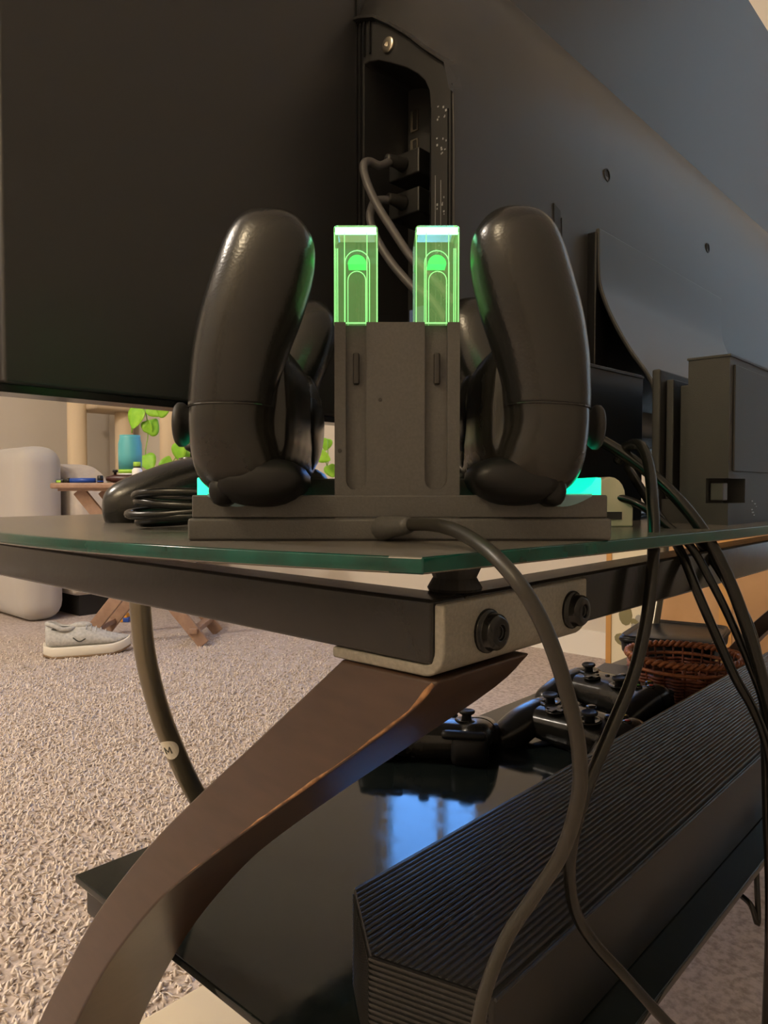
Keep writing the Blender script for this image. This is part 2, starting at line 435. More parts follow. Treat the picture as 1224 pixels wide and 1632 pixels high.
# finish of the leg: one dark brown stain all round
def leg_material():
    m = mat('leg_finish', (.075, .040, .021), .5)
    nt = m.node_tree; b = nt.nodes['Principled BSDF']; tc = nt.nodes.new('ShaderNodeTexCoord')
    mp = nt.nodes.new('ShaderNodeMapping'); mp.inputs['Scale'].default_value = (40, 14, 60)
    n = nt.nodes.new('ShaderNodeTexNoise'); n.inputs['Scale'].default_value = 3; n.inputs['Detail'].default_value = 6
    r = nt.nodes.new('ShaderNodeValToRGB'); r.color_ramp.elements[0].color = (.034, .019, .012, 1); r.color_ramp.elements[1].color = (.050, .028, .019, 1)
    r.color_ramp.elements[0].position = .3; r.color_ramp.elements[1].position = .75
    nt.links.new(tc.outputs['Object'], mp.inputs[0]); nt.links.new(mp.outputs[0], n.inputs[0]); nt.links.new(n.outputs['Fac'], r.inputs[0])
    nt.links.new(r.outputs[0], b.inputs['Base Color']); b.inputs['Roughness'].default_value = .32
leg_material()
L1 = leg(0, .055); leg(WL - .055, WL)
# worn arris: slivers of bare wood along the lower outer edge
m = MB(); ii = spline([Vector((-.0004, p[0], p[1])) for p in inner[:6]], 8)
wr = random.Random(5)
m.tube([p + Vector((.0009 - wr.uniform(0, .0003), .0004, .0008)) for p in ii[1:36]], lambda t: (.0006 + .0004 * math.sin(t * 23) * math.sin(t * 9 + 1)) * (1 - t ** 3), n=6, smooth=0)
m.build('wear', 'worn_wood', L1, smooth=True, label='worn bare wood along the edge')
# lower shelf
SZ = -.285
m = MB(); m.prism([(.060, .016), (WL - .060, .016), (WL - .060, .386), (.060, .386)], 'z', SZ - .006, SZ)
m.build('glass_shelf', 'shelf_glass', st, bevel=.0012, seg=2)
for w in (.066, WL - .096):
    for s in (.345, .040):
        m = MB(); m.box((w, s, SZ - .030), (w + .03, s + .036, SZ - .0062)); m.build('shelf_support', 'rail_black', st, bevel=.002)
# curved steel tube at the front, with a paper dot
SY = .365
tp = [T_on_y(px, py, SY) for px, py in ((222, 940), (225, 985), (231, 1040), (243, 1095), (258, 1145), (277, 1192), (301, 1245), (332, 1298), (370, 1345))]
tb = MB(); tb.tube([(p.x, p.y, p.z) for p in tp], .0078, n=20, smooth=8); tube_o = tb.build('brace_tube', 'tube_metal', st, smooth=True)
tp2 = [Vector((WL - p.x, p.y, p.z)) for p in tp]
tb = MB(); tb.tube(tp2, .0078, n=20, smooth=8); tb.build('brace_tube', 'tube_metal', st, smooth=True)
def dot_sticker():
    P = spline([Vector(p) for p in tp], 8); k = 5 * 8 - 1
    c = P[k]; d = (P[k + 1] - P[k - 1]).normalized(); v = (to_T((0, 0, 0)) - c); v = (v - d * v.dot(d)).normalized()
    x = d.cross(v).normalized(); vc = (v * .80 + x * .58).normalized(); xx = d.cross(vc).normalized()
    if xx.dot(x) < 0: xx = -xx
    r = .00795; m = MB(); vs = []; n = 24; rows = 6
    for i in range(rows + 1):
        for j in range(n):
            t = 2 * math.pi * j / n; q = .0086 * i / rows; a = q * math.cos(t); b = q * math.sin(t)
            vs.append(c + d * b + (vc * math.cos(a / r) + xx * math.sin(a / r)) * r)
    fs = [(i * n + j, i * n + (j + 1) % n, (i + 1) * n + (j + 1) % n, (i + 1) * n + j) for i in range(rows) for j in range(n)]
    m.add(vs, fs); s_ = m.build('sticker', 'sticker', tube_o, smooth=True, label='round white paper dot lettered M')
    def S(a, b): return c + d * b + (vc * math.cos(a / r) + xx * math.sin(a / r)) * (r + .00022)
    dn = 1 if d.z < 0 else -1    # downwards along the tube
    m = MB()
    for (a0, b0), (a1, b1) in (((-.0022, .0030), (-.0022, -.0030)), ((-.0022, -.0030), (0, .0014)), ((0, .0014), (.0022, -.0030)), ((.0022, -.0030), (.0022, .0030))):
        K = 4; pts = [S(a0 + (a1 - a0) * q / K, (b0 + (b1 - b0) * q / K) * dn) for q in range(K + 1)]
        m.tube(pts, .00042, n=5, smooth=0)
    m.build('letter', 'ink', s_)
dot_sticker()

# ------------------------------------------------------------------ television
TY = .21                          # back plane of the panel
TX0, TX1, TZ0, TZ1 = -.048, 1.245, .0447, .7365
tv = thing('television', 'large flat television seen from behind, matt charcoal back with ports', 'television', (.60, TY - .06, GZ))
m = MB(); m.box((TX0, TY, TZ0 + .004), (TX1, TY + .016, TZ1)); m.build('panel', 'tv_back', tv, bevel=.0015, seg=2)
m = MB(); m.box((TX0, TY + .004, TZ0), (TX1, TY + .022, TZ0 + .004)); m.box((TX0 - .0015, TY + .006, TZ0), (TX0, TY + .022, TZ1)); m.box((TX1, TY + .006, TZ0), (TX1 + .0015, TY + .022, TZ1)); m.box((TX0, TY + .006, TZ1), (TX1, TY + .022, TZ1 + .0015))
m.build('bezel', 'tv_gloss', tv)
m = MB(); m.box((TX0 + .004, TY + .016, TZ0 + .006), (TX1 - .004, TY + .0172, TZ1 - .004)); m.build('screen', 'tv_gloss', tv)
# housing: profile in (y,z), extruded along x; the end wall carries the port recess
HB = .128; HX0, HX1 = .18, 1.06
prof = [(TY + .001, .402), (.204, .4005), (.192, .394), (.178, .381), (.163, .361), (.150, .336), (.140, .306), (.133, .274), (.129, .240), (HB, .205), (HB, .085), (.134, .070), (.150, .0615), (TY + .001, .0600)]
RY0, RY1, RZ0, RZ1 = .1465, .2035, .100, .2915      # recess opening in the end wall
RD = .046
# the slice of housing round the recess: outer skin + inner recess, as one ring section
def recess_outline(n=len(prof)):
    pts = [(RY1, .2835), (.199, .2837), (.190, .2812), (.178, .2745), (.166, .2672), (.157, .2600), (.151, .2535), (.1478, .2465), (RY0, .236), (RY0, .20), (RY0, RZ0 + .01), (.150, RZ0), (.17, RZ0), (RY1, RZ0)]
    return pts
ro = recess_outline()
m = MB(); n = len(prof)
ztop_end = [.3145, .3130, .3085, .2980, .2850, .2720, .2630, .2565]          # the end wall is lower: the bevel wraps round the corner
def section(k): return [((y, ztop_end[i] + (z - ztop_end[i]) * k) if i < 8 else (y, z)) for i, (y, z) in enumerate(prof)]
secs_x = [(HX0, 0), (HX0 + .006, .16), (HX0 + .020, .42), (HX0 + .045, .72), (HX0 + .080, .92), (HX0 + .12, 1), (HX1, 1)]
V = []
for x, k_ in secs_x: V += [(x, y, z) for y, z in section(k_)]
NS_ = len(secs_x); V += [(HX0, y, z) for y, z in ro] + [(HX0 + RD, y, z) for y, z in ro]
F = []; MI = []
for i in range(n):
    j = (i + 1) % n; r0, r1 = NS_ * n, (NS_ + 1) * n
    F.append((i, j, r0 + j, r0 + i)); MI.append(0)
    for q_ in range(NS_ - 1): F.append((q_ * n + i, (q_ + 1) * n + i, (q_ + 1) * n + j, q_ * n + j)); MI.append(0)
    F.append((r0 + i, r0 + j, r1 + j, r1 + i)); MI.append(1)
F.append(tuple(range((NS_ - 1) * n, NS_ * n))); MI.append(0)
m.add(V, F); m.mi = MI
m.build('housing', ['tv_housing', 'tv_housing'], tv, bevel=.0008, seg=2, angle=27)
m = MB(); arc = [(y, z) for y, z in section(0)[:9]]
rg = [[(HX0 - .0042, y, z - .0006), (HX0 - .0042, y + .0004, z + .0012), (HX0 + .010, y + .001, z + .0060), (HX0 + .010, y, z - .004)] for y, z in arc]
m.loft(rg); m.build('port_hood', 'tv_housing', tv, smooth=False)
m = MB(); m.box((HX0 + RD - .0006, RY0 - .0005, RZ0), (HX0 + RD + .0004, RY1, .284)); pw = m.build('port_wall', 'port_wall', tv, label='inner wall of the port recess holding the ports')
for zc in (.2605, .2405):
    m = MB(); m.box((HX0 + RD - .0022, .1935, zc - .0072), (HX0 + RD - .0004, .2000, zc + .0072)); up = m.build('usb_port', 'nickel', pw, label='silver usb port')
    m = MB(); m.box((HX0 + RD - .0026, .1943, zc - .0062), (HX0 + RD - .0020, .1972, zc + .0062)); m.build('port_slot', 'hole_shade', up)
    m = MB(); m.box((HX0 + RD - .0030, .1972, zc - .0058), (HX0 + RD - .0018, .1992, zc + .0058)); m.build('contact_tongue', 'nickel', up)
# upright ribs between panel and housing, thin shiny arrises
for k, (yy, zt, zb) in enumerate(((.2095, .3990, .07), (.2060, .312, .07), (.2025, .3115, .288), (.1975, .310, .288))):
    m = MB(); m.box((HX0 - .0014, yy - .0007, zb), (HX0, yy + .0007, zt)); m.build('rib', 'tv_gloss', tv, bevel=.0004)
    m = MB(); m.box((HX0 - .0017, yy - .0010, zb), (HX0 - .0013, yy - .0006, zt)); m.build('rib_edge', 'tv_gloss', tv)
# raised frame lines round the recess, printing beside it
for yy, zt, w_ in ((.1462, .235, .0006), (.1325, .2300, .0006), (.1300, .2440, .0009)):
    m = MB(); m.box((HX0 - .0006, yy - w_ / 2, .09), (HX0 + .0002, yy + w_ / 2, zt)); m.build('port_frame_edge', 'tv_gloss', tv)
m = MB()
for yy, z0, z1 in ((.1425, .09, .1930), (.1382, .09, .1890)):
    m.box((HX0 - .0003, yy - .0001, z0), (HX0 + .0001, yy + .0001, z1))
rr = random.Random(4)
for (z0, z1, nn) in ((.225, .236, 7), (.202, .217, 9), (.10, .178, 22)):
    for _ in range(nn):
        y = rr.uniform(.1338, .1418); z = rr.uniform(z0, z1); a = rr.uniform(.0002, .0006)
        m.box((HX0 - .0003, y - a, z - .0003), (HX0 + .0001, y + a, z + .0003 + rr.uniform(0, .0008)))
m.build('port_lettering', 'tv_mark', tv)
for (y, z) in ((.181, .2872), (.1705, .0985)):
    m = MB(); m.lathe([(0, 0), (.0052, 0), (.0050, .0016), (.0040, .0022), (.0014, .0022), (.0012, .0010), (0, .0010)], (HX0, y, z), axis=(-1, 0, 0), n=20); m.build('screw', 'nickel', tv, bevel=.0003)
# small openings in the back, their shade put into dark pieces on the skin
def yprof(z):
    pr = sorted([(p[1], p[0]) for p in prof[:11]])
    for (z0, y0), (z1, y1) in zip(pr, pr[1:]):
        if z0 <= z <= z1: return y0 + (y1 - y0) * (z - z0) / (z1 - z0)
    return HB
for x, z in ((.388, .255), (.622, .253)):
    y = yprof(z); m = MB(); m.lathe([(.0052, 0), (.0052, .0012), (.0042, .0012), (.0042, .0004), (0, .0004)], (x, y + .0003, z), axis=(0, -1, 0), n=16); m.build('mount_hole', 'hole_shade', tv)
y = HB; m = MB(); m.prism([(.2975, .206), (.3070, .203), (.3095, .172), (.2995, .178)], 'y', y - .0008, y + .001); m.build('wall_mount_slot', 'hole_shade', tv)
m = MB(); m.prism([(.3085, .1985), (.3105, .198), (.3115, .171), (.3095, .172)], 'y', y - .0012, y + .001); m.build('slot_lip', 'tv_housing', tv)
m = MB(); m.box((HX0 - .0004, .151, .085), (HX0, .163, .114)); m.build('rating_label', 'blue_label', tv)
# neck plate, curving outwards to the foot
nx0, nx1 = .354, .636
npr = [(.1275, .206), (.1200, .2015), (.1190, .165), (.1140, .146), (.1050, .126), (.0930, .105), (.0790, .0845), (.0740, .070), (.0720, .040), (.0720, GZ + .0045)]
pv = spline([Vector((0, a, b)) for a, b in npr[1:]], 5)
rings = []
for k, p in enumerate(pv):
    q = pv[min(k + 1, len(pv) - 1)] - pv[max(k - 1, 0)]; nn = Vector((0, q.z, -q.y)).normalized() * -.0032
    if nn.y < 0: nn = -nn
    rings.append([(nx0, p.y, p.z), (nx1, p.y, p.z), (nx1, p.y + nn.y, p.z + nn.z), (nx0, p.y + nn.y, p.z + nn.z)])
m = MB(); m.loft(rings); m.build('stand_neck', 'tv_housing', tv, bevel=.0008, angle=60)
for xm in (nx0 - .003, nx1 - .02):
    m = MB(); m.box((xm, .121, .09), (xm + .023, HB + .001, .1985)); m.build('neck_mount', 'tv_gloss', tv, bevel=.001)
m = MB(); m.box((.30, .068, GZ), (.69, .30, GZ + .005)); m.build('stand_foot', 'tv_gloss', tv, bevel=.002)
# cables plugged into the television
def hdmi(zc, name, label, w, path, boot, cmat):
    o = thing(name, label, 'cable', (HX0 + RD - .03, .185, zc - .01))
    m = MB(); m.box((HX0 + RD - .036, .1640, zc - w), (HX0 + RD - .0008, .1905, zc + w)); pl = m.build('plug', 'black_plastic', o, bevel=.0012)
    m = MB(); m.box((HX0 + RD - .006, .1625, zc - w - .001), (HX0 + RD - .0012, .1920, zc + w + .001)); m.build('collar', 'black_rubber', pl, bevel=.0006)
    m = MB(); m.tube(boot, lambda t: .0048 - .0016 * t, n=12); m.build('strain_relief', 'black_rubber', o, smooth=True)
    m = MB(); m.tube(path, .0026, n=12, smooth=10); m.build('cord', cmat, o, smooth=True)
q = lambda px, py, x: T_on_x(px, py, x)
hx = HX0 + RD - .036
hdmi(.2130, 'hdmi_cable', 'grey cable from the upper plug looping beside the television ports', .0082,
     [Vector((hx - .010, .1790, .2130)), q(606, 264, HX0 - .012), q(590, 258, HX0 - .020), q(580, 262, HX0 - .026), q(583, 285, HX0 - .026), q(600, 325, HX0 - .024), q(628, 370, HX0 - .020), q(655, 410, HX0 - .016), q(690, 450, HX0 - .012), q(730, 500, HX0 - .012), Vector((HX0 + .02, .100, .05)), Vector((HX0 + .10, .095, GZ + .004)), Vector((HX0 + .115, .10, GZ + .003))],
     [Vector((hx, .1775, .2130)), Vector((hx - .006, .1780, .2130)), Vector((hx - .014, .1795, .2130))], 'grey_cable')
hdmi(.1880, 'hdmi_cable', 'grey cable from the lower plug hanging beside the television ports', .0082,
     [Vector((hx - .010, .1790, .1880)), q(600, 320, HX0 - .010), q(592, 332, HX0 - .018), q(590, 350, HX0 - .022), q(600, 380, HX0 - .022), q(625, 420, HX0 - .020), q(660, 460, HX0 - .018), q(700, 500, HX0 - .016), Vector((HX0 + .0, .105, .05)), Vector((HX0 + .06, .108, GZ + .004)), Vector((HX0 + .075, .115, GZ + .003))],
     [Vector((hx, .1775, .1880)), Vector((hx - .006, .1780, .1882)), Vector((hx - .013, .1795, .1885))], 'grey_cable')

# ------------------------------------------------------------------ charging dock (faces the lens)
DY = .28; k = DY / FPX
def DX(px): return (px - 612) * k
def DZ(py): return (780 - py) * k
dk = thing('charging_dock', 'dark grey charging dock with central tower and glowing green pillars', 'charging dock', (DX(637), DY + .04, GZ), MW)
m = MB(MW); m.box((DX(298), DY, GZ), (DX(976), DY + .088, DZ(826))); m.build('plinth', 'dock_plastic', dk, bevel=.0012)
m = MB(MW); x0, x1, z0, z1 = DX(304), DX(970), DZ(826), DZ(789)
m.box((x0, DY + .0012, z0), (x1, DY + .009, z1)); m.box((x0, DY + .0795, z0), (x1, DY + .0868, z1 + .0075))
m.box((x0, DY + .009, z0), (x1, DY + .0795, z0 + .0022))
m.build('cradle', 'dock_plastic', dk, bevel=.0007)
TXA, TXB = DX(533), DX(733); TZT = DZ(514)
ga = [(DX(551), DX(584)), (DX(677), DX(713))]
def tower():
    # front skin with two round-bottomed grooves: build outline of solid behind and raised strips in front
    m = MB(MW)
    m.box((TXA, DY + .0042, z0), (TXB, DY + .034, TZT))
    # raised front layer: pieces around grooves
    yb, yf = DY + .0042, DY + .0014
    zr = DZ(781)
    xs = [TXA] + [c for g in ga for c in g] + [TXB]
    for i in (0, 2, 4):
        m.box((xs[i], yf, z0), (xs[i + 1], yb, TZT))
    for (a, b) in ga:
        c = (a + b) / 2; r = (b - a) / 2; K = 14
        arc = [(c + r * math.cos(R(180 + 180 * j / K)), zr + r + r * math.sin(R(180 + 180 * j / K))) for j in range(K + 1)]
        for (p, q_) in zip(arc, arc[1:]):
            m.add([(p[0], yf, p[1]), (q_[0], yf, q_[1]), (q_[0], yf, z0), (p[0], yf, z0), (p[0], yb, p[1]), (q_[0], yb, q_[1]), (q_[0], yb, z0), (p[0], yb, z0)],
                  [(0, 1, 2, 3), (0, 4, 5, 1), (7, 6, 5, 4)])
    return m.build('tower', 'dock_plastic', dk)
tw = tower()
for (a, b), pa in zip(ga, (.30, .42)):
    c = a + (b - a) * (.5 if pa < .4 else .55)
    m = MB(MW); m.box((c - .0012, DY + .0018, DZ(612)), (c + .0012, DY + .0044, DZ(562))); m.build('slide_tab', 'dock_dark', tw, bevel=.0006)
for px, py in ((606, 637), (541, 718)):
    m = MB(MW); m.lathe([(0, 0), (.0008, 0), (.0007, .0003), (0, .0003)], (DX(px), DY + .0015, DZ(py)), axis=(0, -1, 0), n=10); m.build('pin_hole', 'dock_dark', tw)
def pillar(xa, xb, side):
    zb, zt = TZT - .0008, DZ(361); y0, y1 = DY + .0022, DY + .0265
    n = 5; rc = .0014
    # outer block with rounded top corners
    poly = [(xa, zb)]
    for j in range(n): a = R(180 - 90 * j / (n - 1)); poly.append((xa + rc + rc * math.cos(a), zt - rc + rc * math.sin(a)))
    for j in range(n): a = R(90 - 90 * j / (n - 1)); poly.append((xb - rc + rc * math.cos(a), zt - rc + rc * math.sin(a)))
    poly.append((xb, zb))
    m = MB(MW); m.prism(poly, 'y', y0, y1); p = m.build('light_pillar', 'acrylic', dk)
    w = xb - xa
    # bright cap where the light leaves the acrylic
    m = MB(MW); m.box((xa + .0006, y0 + .0004, zt - .0030), (xb - .0006, y0 + .0020, zt - .0006)); m.build('light_cap', 'led_top', p)
    # round-topped light guide inside: dome, arch lines and core
    cx = (xa + xb) / 2 + .0003; zc = zt - .0090
    def arch(r, ztop, y, th, mt, nm):
        m = MB(MW); path = [Vector((cx - r, y, zb + .0012))]
        for j in range(13): a = R(180 - 180 * j / 12); path.append(Vector((cx + r * math.cos(a), y, ztop - r + r * math.sin(a))))
        path.append(Vector((cx + r, y, zb + .0012))); m.tube(path, th, n=6, smooth=0); return m.build(nm, mt, p, smooth=True)
    arch(w * .285, zt - .0070, y0 + .010, .00018, 'led_edge', 'light_guide_outline')
    arch(w * .205, zt - .0165, y0 + .004, .00018, 'led_edge', 'light_guide_outline')
    m = MB(MW); r = w * .215; K = 12
    dome = [(cx + r * math.cos(R(180 * j / K)), zt - .0128 + r * math.sin(R(180 * j / K)) * 1.0) for j in range(K + 1)]
    m.prism(dome, 'y', y0 + .008, y0 + .018); m.build('light_guide_dome', 'led_green', p)
    # lit arrises
    for (x, y) in ((xa + .00035, y0 + .00035), (xb - .00035, y0 + .00035), (xa + .00035, y1 - .00035), (xb - .00035, y1 - .00035), (xa + w * .245, y0 + .0003), (xa + w * .755, y0 + .0003)):
        m = MB(MW); m.box((x - .00016, y - .00016, zb + .0008), (x + .00016, y + .00016, zt - .0026)); m.build('lit_edge', 'led_edge', p)
    m = MB(MW); m.box((xa + .0003, y0 + .0002, zb + .0004), (xb - .0003, y0 + .0006, zb + .0009))
    m.build('lit_edge', 'led_edge', p)
pillar(DX(532), DX(602), -1); pillar(DX(662), DX(732), 1)
# glowing wedges at both ends of the cradle
for (xs, sg) in ((x0, 1), (x1, -1)):
    m = MB(MW); m.prism([(xs, z0 + .004), (xs, z1 + .0068), (xs + sg * .0022, z1 + .0070), (xs + sg * .0040, z1 + .0042), (xs + sg * .0080, z1 + .0010), (xs + sg * .0140, z1 - .0012), (xs + sg * .016, z0 + .004)], 'y', DY + .0095, DY + .079)
    m.build('glow_strip', 'led_teal', dk, bevel=.0004)
    c = xs + sg * .018
    m = MB(MW); P = [(c - .0115 + .023 * j / 12, z1 - .0005 - .0040 * math.sin(math.pi * j / 12)) for j in range(13)] + [(c + .0115, z1 + .0005), (c - .0115, z1 + .0005)]
    m.prism(P, 'y', DY - .0004, DY + .0012); m.build('lens', 'lens', dk)

# ------------------------------------------------------------------ game controllers
# local frame: x across, y out of the face, z from the shoulder buttons to the grip tips
secs = [(.1066, -.0156, .0030, .0030, .0625), (.1050, -.0156, .0088, .0085, .0625), (.1010, -.0155, .0132, .0125, .0622), (.0945, -.0150, .0166, .0155, .0615), (.0838, -.0126, .0183, .0178, .0605), (.0698, -.0081, .0186, .0192, .0590),
        (.0559, -.0037, .0174, .0196, .0575), (.0419, -.0007, .0162, .0196, .0560), (.0350, .0000, .0160, .0194, .0553)]
low = [(.0350, .0000, .0158, .0192, .0553), (.0279, .0005, .0156, .0188, .0550), (.0163, -.001, .0165, .0172, .0540), (.0080, -.003, .0160, .0150, .0525), (.0030, -.0040, .0115, .0105, .0515), (.0012, -.0040, .0060, .0060, .051)]
def ring(sec, sx, n=28, e=2.3):
    b, c, ch, ah, ac = sec; out = []
    for j in range(n):
        t = 2 * math.pi * j / n; ct, s_ = math.cos(t), math.sin(t)
        out.append((sx * ac + ah * math.copysign(abs(ct) ** (2 / e), ct), c + ch * math.copysign(abs(s_) ** (2 / e), s_), b))
    return out
def interp(ss, k=4):
    P = spline([Vector(s_[:3]) for s_ in ss], k); Q = spline([Vector((s_[3], s_[4], 0)) for s_ in ss], k)
    return [(p.x, p.y, max(p.z, .001), max(q_.x, .001), q_.y) for p, q_ in zip(P, Q)]
def controller(name, label, rootM, group=None, stick_side=-1):
    o = bpy.data.objects.new(name, None); col.objects.link(o); o.empty_display_size = .02; o.matrix_world = rootM; RM[o.name] = rootM
    tag(o, label, 'controller', group)
    I = rootM
    # body: two lobes and the waist between them, fused
    m = MB(I)
    for sx in (-1, 1): m.loft([ring(s_, sx) for s_ in interp([(.047, -.0018, .0150, .0180, .0565)] + low)])
    rings = []
    for j in range(-6, 7):
        a = j / 6 * .056; t = abs(j / 6)
        zt = .062 + .006 * t; zb = .002 + .001 * t; y1 = .0150 - .001 * t; y0 = -.0275 + .007 * t ** 2
        rr_ = []
        for q_ in range(24):
            an = 2 * math.pi * q_ / 24; ca, sa = math.cos(an), math.sin(an)
            yy = (y0 + y1) / 2 + (y1 - y0) / 2 * math.copysign(abs(ca) ** .75, ca); zz = (zt + zb) / 2 + (zt - zb) / 2 * math.copysign(abs(sa) ** .75, sa)
            rr_.append((a, yy, zz))
        rings.append(rr_)
    m.loft(rings)
    body = m.build('body', 'ctrl_shell', o, remesh=(.0013, 6))
    for sx in (-1, 1):
        m = MB(I); m.loft([ring((s_[0], s_[1], s_[2] + .0002, s_[3] + .0002, s_[4]), sx) for s_ in interp(secs)])
        g = m.build('grip', 'ctrl_grip', o, smooth=True, label='stippled black grip')
        m = MB(I); s_ = secs[-1]; m.tube([Vector(p) for p in ring((s_[0] + .0001, s_[1], s_[2] + .0001, s_[3] + .0001, s_[4]), sx)], .00035, n=6, smooth=0, closed=True); m.build('seam', 'ctrl_black', g)
        # trigger and shoulder button
        m = MB(I); rg = []
        for j in range(9):
            t = j / 8; a = (t - .5) * .040; e = (1 - (2 * t - 1) ** 4) * .45 + .55
            rg.append([(sx * .0490 + a, -.010 + (y + .010) * (.8 + .2 * e), .008 + (z - .008) * e) for y, z in ((.004, .014), (.006, .004), (.002, -.0012), (-.010, -.0030), (-.020, -.0020), (-.0275, .0030), (-.0290, .0100), (-.023, .0155), (-.010, .018))])
        m.loft(rg); m.build('trigger', 'ctrl_trigger', o, subsurf=1)
        m = MB(I); rg = []
        for j in range(7):
            t = j / 6; a = (t - .5) * .048; e = 1 - .35 * (2 * t - 1) ** 2
            rg.append([(sx * .043 + a, y, z) for y, z in ((.0075, .011), (.0085, .003), (.0065, -.0024 * e), (.002, -.0030 * e), (-.002, .0), (-.002, .011))])
        m.loft(rg); m.build('bumper', 'ctrl_trigger', o, subsurf=1)
    # sticks
    for a, b in ((stick_side * .0440, .0300), (-stick_side * .0220, .0490)):
        m = MB(I); m.lathe([(0, 0), (.0130, 0), (.0128, .0018), (.0105, .0022), (.0070, .0010), (0, .0010)], (a, .0135, b), axis='y'); s_ = m.build('stick_well', 'ctrl_black', o, smooth=True)
        m = MB(I); m.lathe([(0, 0), (.0055, 0), (.0050, .0050), (.0078, .0066), (.0088, .0080), (.0088, .0096), (.0080, .0104), (.0062, .0094), (0, .0088)], (a, .0142, b), axis='y', n=28); m.build('thumbstick', 'stick_rubber', s_, smooth=True)
    # d-pad
    a, b = stick_side * .0220, .0490
    m = MB(I); m.lathe([(0, 0), (.0115, 0), (.0108, .0018), (0, .0010)], (a, .0140, b), axis='y'); dp = m.build('dpad_dish', 'ctrl_black', o, smooth=True)
    m = MB(I); m.box((a - .0036, .0145, b - .0105), (a + .0036, .0176, b + .0105)); m.box((a - .0105, .0145, b - .0036), (a + .0105, .0175, b + .0036)); m.build('dpad_cross', 'ctrl_shell', dp, bevel=.0006)
    # face buttons
    a, b = -stick_side * .0440, .0300
    for dx_, db, mm in ((0, .0108, 'btn_green'), (-stick_side * .0108, 0, 'btn_red'), (stick_side * .0108, 0, 'btn_blue'), (0, -.0108, 'btn_yellow')):
        m = MB(I); m.lathe([(.0050, -.004), (.0050, .0026), (.0043, .0034), (0, .0038)], (a + dx_, .0142, b + db), axis='y', n=20); bt = m.build('face_button', 'ctrl_black', o, smooth=True)
        m = MB(I); m.lathe([(.0026, .0034), (.0026, .00405), (0, .0042)], (a + dx_, .0142, b + db), axis='y', n=12); m.build('button_letter', mm, bt, smooth=True)
    # centre buttons
    for a, b, r_ in ((0, .0140, .0058), (-.0125, .0300, .0030), (.0125, .0300, .0030)):
        m = MB(I); m.lathe([(r_, -.003), (r_, .0012), (r_ * .8, .0018), (0, .0018)], (a, .0145, b), axis='y', n=18); m.build('menu_button', 'ctrl_black', o, smooth=True)
    # battery door on the back
    m = MB(I); m.ball((0, -.0225, .034), (.026, .0075, .022), n=24, m=14); m.build('battery_door', 'ctrl_shell', o, smooth=True)
    return o
CYc = .334
base_z = DZ(803)
ctl = controller('game_controller', 'black controller docked grips-up, thumbsticks towards the armchair', MW @ Matrix.Translation((-.0575, CYc, base_z + .0012)) @ Matrix.Rotation(R(90), 4, 'Z'), 'controllers standing in the charging dock')
ctr = controller('game_controller', 'black controller docked grips-up, thumbsticks towards the slotted console dock', MW @ Matrix.Translation((.0600, CYc, base_z + .0012)) @ Matrix.Rotation(R(-90), 4, 'Z') @ Matrix.Rotation(R(-2.5), 4, 'X'), 'controllers standing in the charging dock', stick_side=1)

def lying(px, py, z, yaw, tilt=0, lift=.0215):
    p = at_z(px, py, z)
    return MW @ Matrix.Translation((p.x, p.y, z + lift)) @ Matrix.Rotation(yaw, 4, 'Z') @ Matrix.Rotation(R(90 + tilt), 4, 'X')
c3 = controller('game_controller', 'black controller lying on the glass top beside the coiled cable', MW @ Matrix.Translation((-.083, .525, GZ + .0275)) @ Matrix.Rotation(R(-75), 4, 'Z') @ Matrix.Rotation(R(92), 4, 'X'), None)

# coiled black cable beside the dock
def coil():
    m = MB(MW); pts = []
    cx_, cy_ = -.091, .368
    for k_ in range(56):
        t = k_ / 55; a = 2 * math.pi * 3.6 * t + 2.0
        rx, ry = .035 - .003 * math.sin(a * .37 + 1), .019
        pts.append(Vector((cx_ + rx * math.cos(a), cy_ + ry * math.sin(a), GZ + .0035 + .0145 * t + .0016 * math.sin(a * 1.7))))
    m.tube(pts, .0021, n=10, smooth=3)
    tag(m.build('coiled_cable', 'black_cable', smooth=True), 'glossy black cable wound in a loose coil on the glass', 'cable')
coil()

# ------------------------------------------------------------------ console dock and box beside it
cd = thing('console_dock', 'upright black console dock with a rear cut-out standing behind the cables', 'console dock', (.33, .015, GZ))
wq = .25; zt_ = .0735
m = MB(); prof_cut = [(wq, GZ), (wq + .165, GZ), (wq + .165, zt_), (wq, zt_)]
y0_, y1_ = -.0090, .0135
m.box((wq, y0_, GZ + .026), (wq + .165, y1_, zt_)); m.box((wq + .030, y0_, GZ + .012), (wq + .165, y1_, GZ + .026)); m.box((wq, y0_, GZ), (wq + .165, y1_, GZ + .012)); m.box((wq, y0_ + .012, GZ + .012), (wq + .030, y1_, GZ + .026))
m.build('rear_body', 'dock_shell', cd) if 'dock_shell' in MATS else None
mat('dock_shell', (.022, .022, .021), .55, bump=(1500, .12))
if not [c for c in cd.children if c.name.startswith('rear_body')]:
    m.build('rear_body', 'dock_shell', cd)
m = MB(); m.box((wq + .006, y0_ - .0012, GZ + .030), (wq + .160, y0_ + .0002, zt_ - .004)); m.build('rear_door', 'dock_shell', cd, bevel=.0005)
m = MB(); m.box((wq - .0006, y0_ - .0006, zt_), (wq + .1655, y1_ + .0006, zt_ + .0012)); m.build('top_lip', 'dock_shell', cd)
m = MB(); m.box((wq + .004, .0312, GZ), (wq + .165, .0364, zt_ - .002)); m.build('front_plate', 'dock_shell', cd, bevel=.0012)
m = MB(); m.box((wq + .008, .0135, GZ), (wq + .160, .0312, GZ + .014)); m.build('slot_floor', 'dock_shell', cd)
m = MB(); m.box((wq + .010, .0255, GZ + .014), (wq + .155, .0300, zt_ - .008)); m.build('slot_liner', 'dock_shell', cd, bevel=.0008)
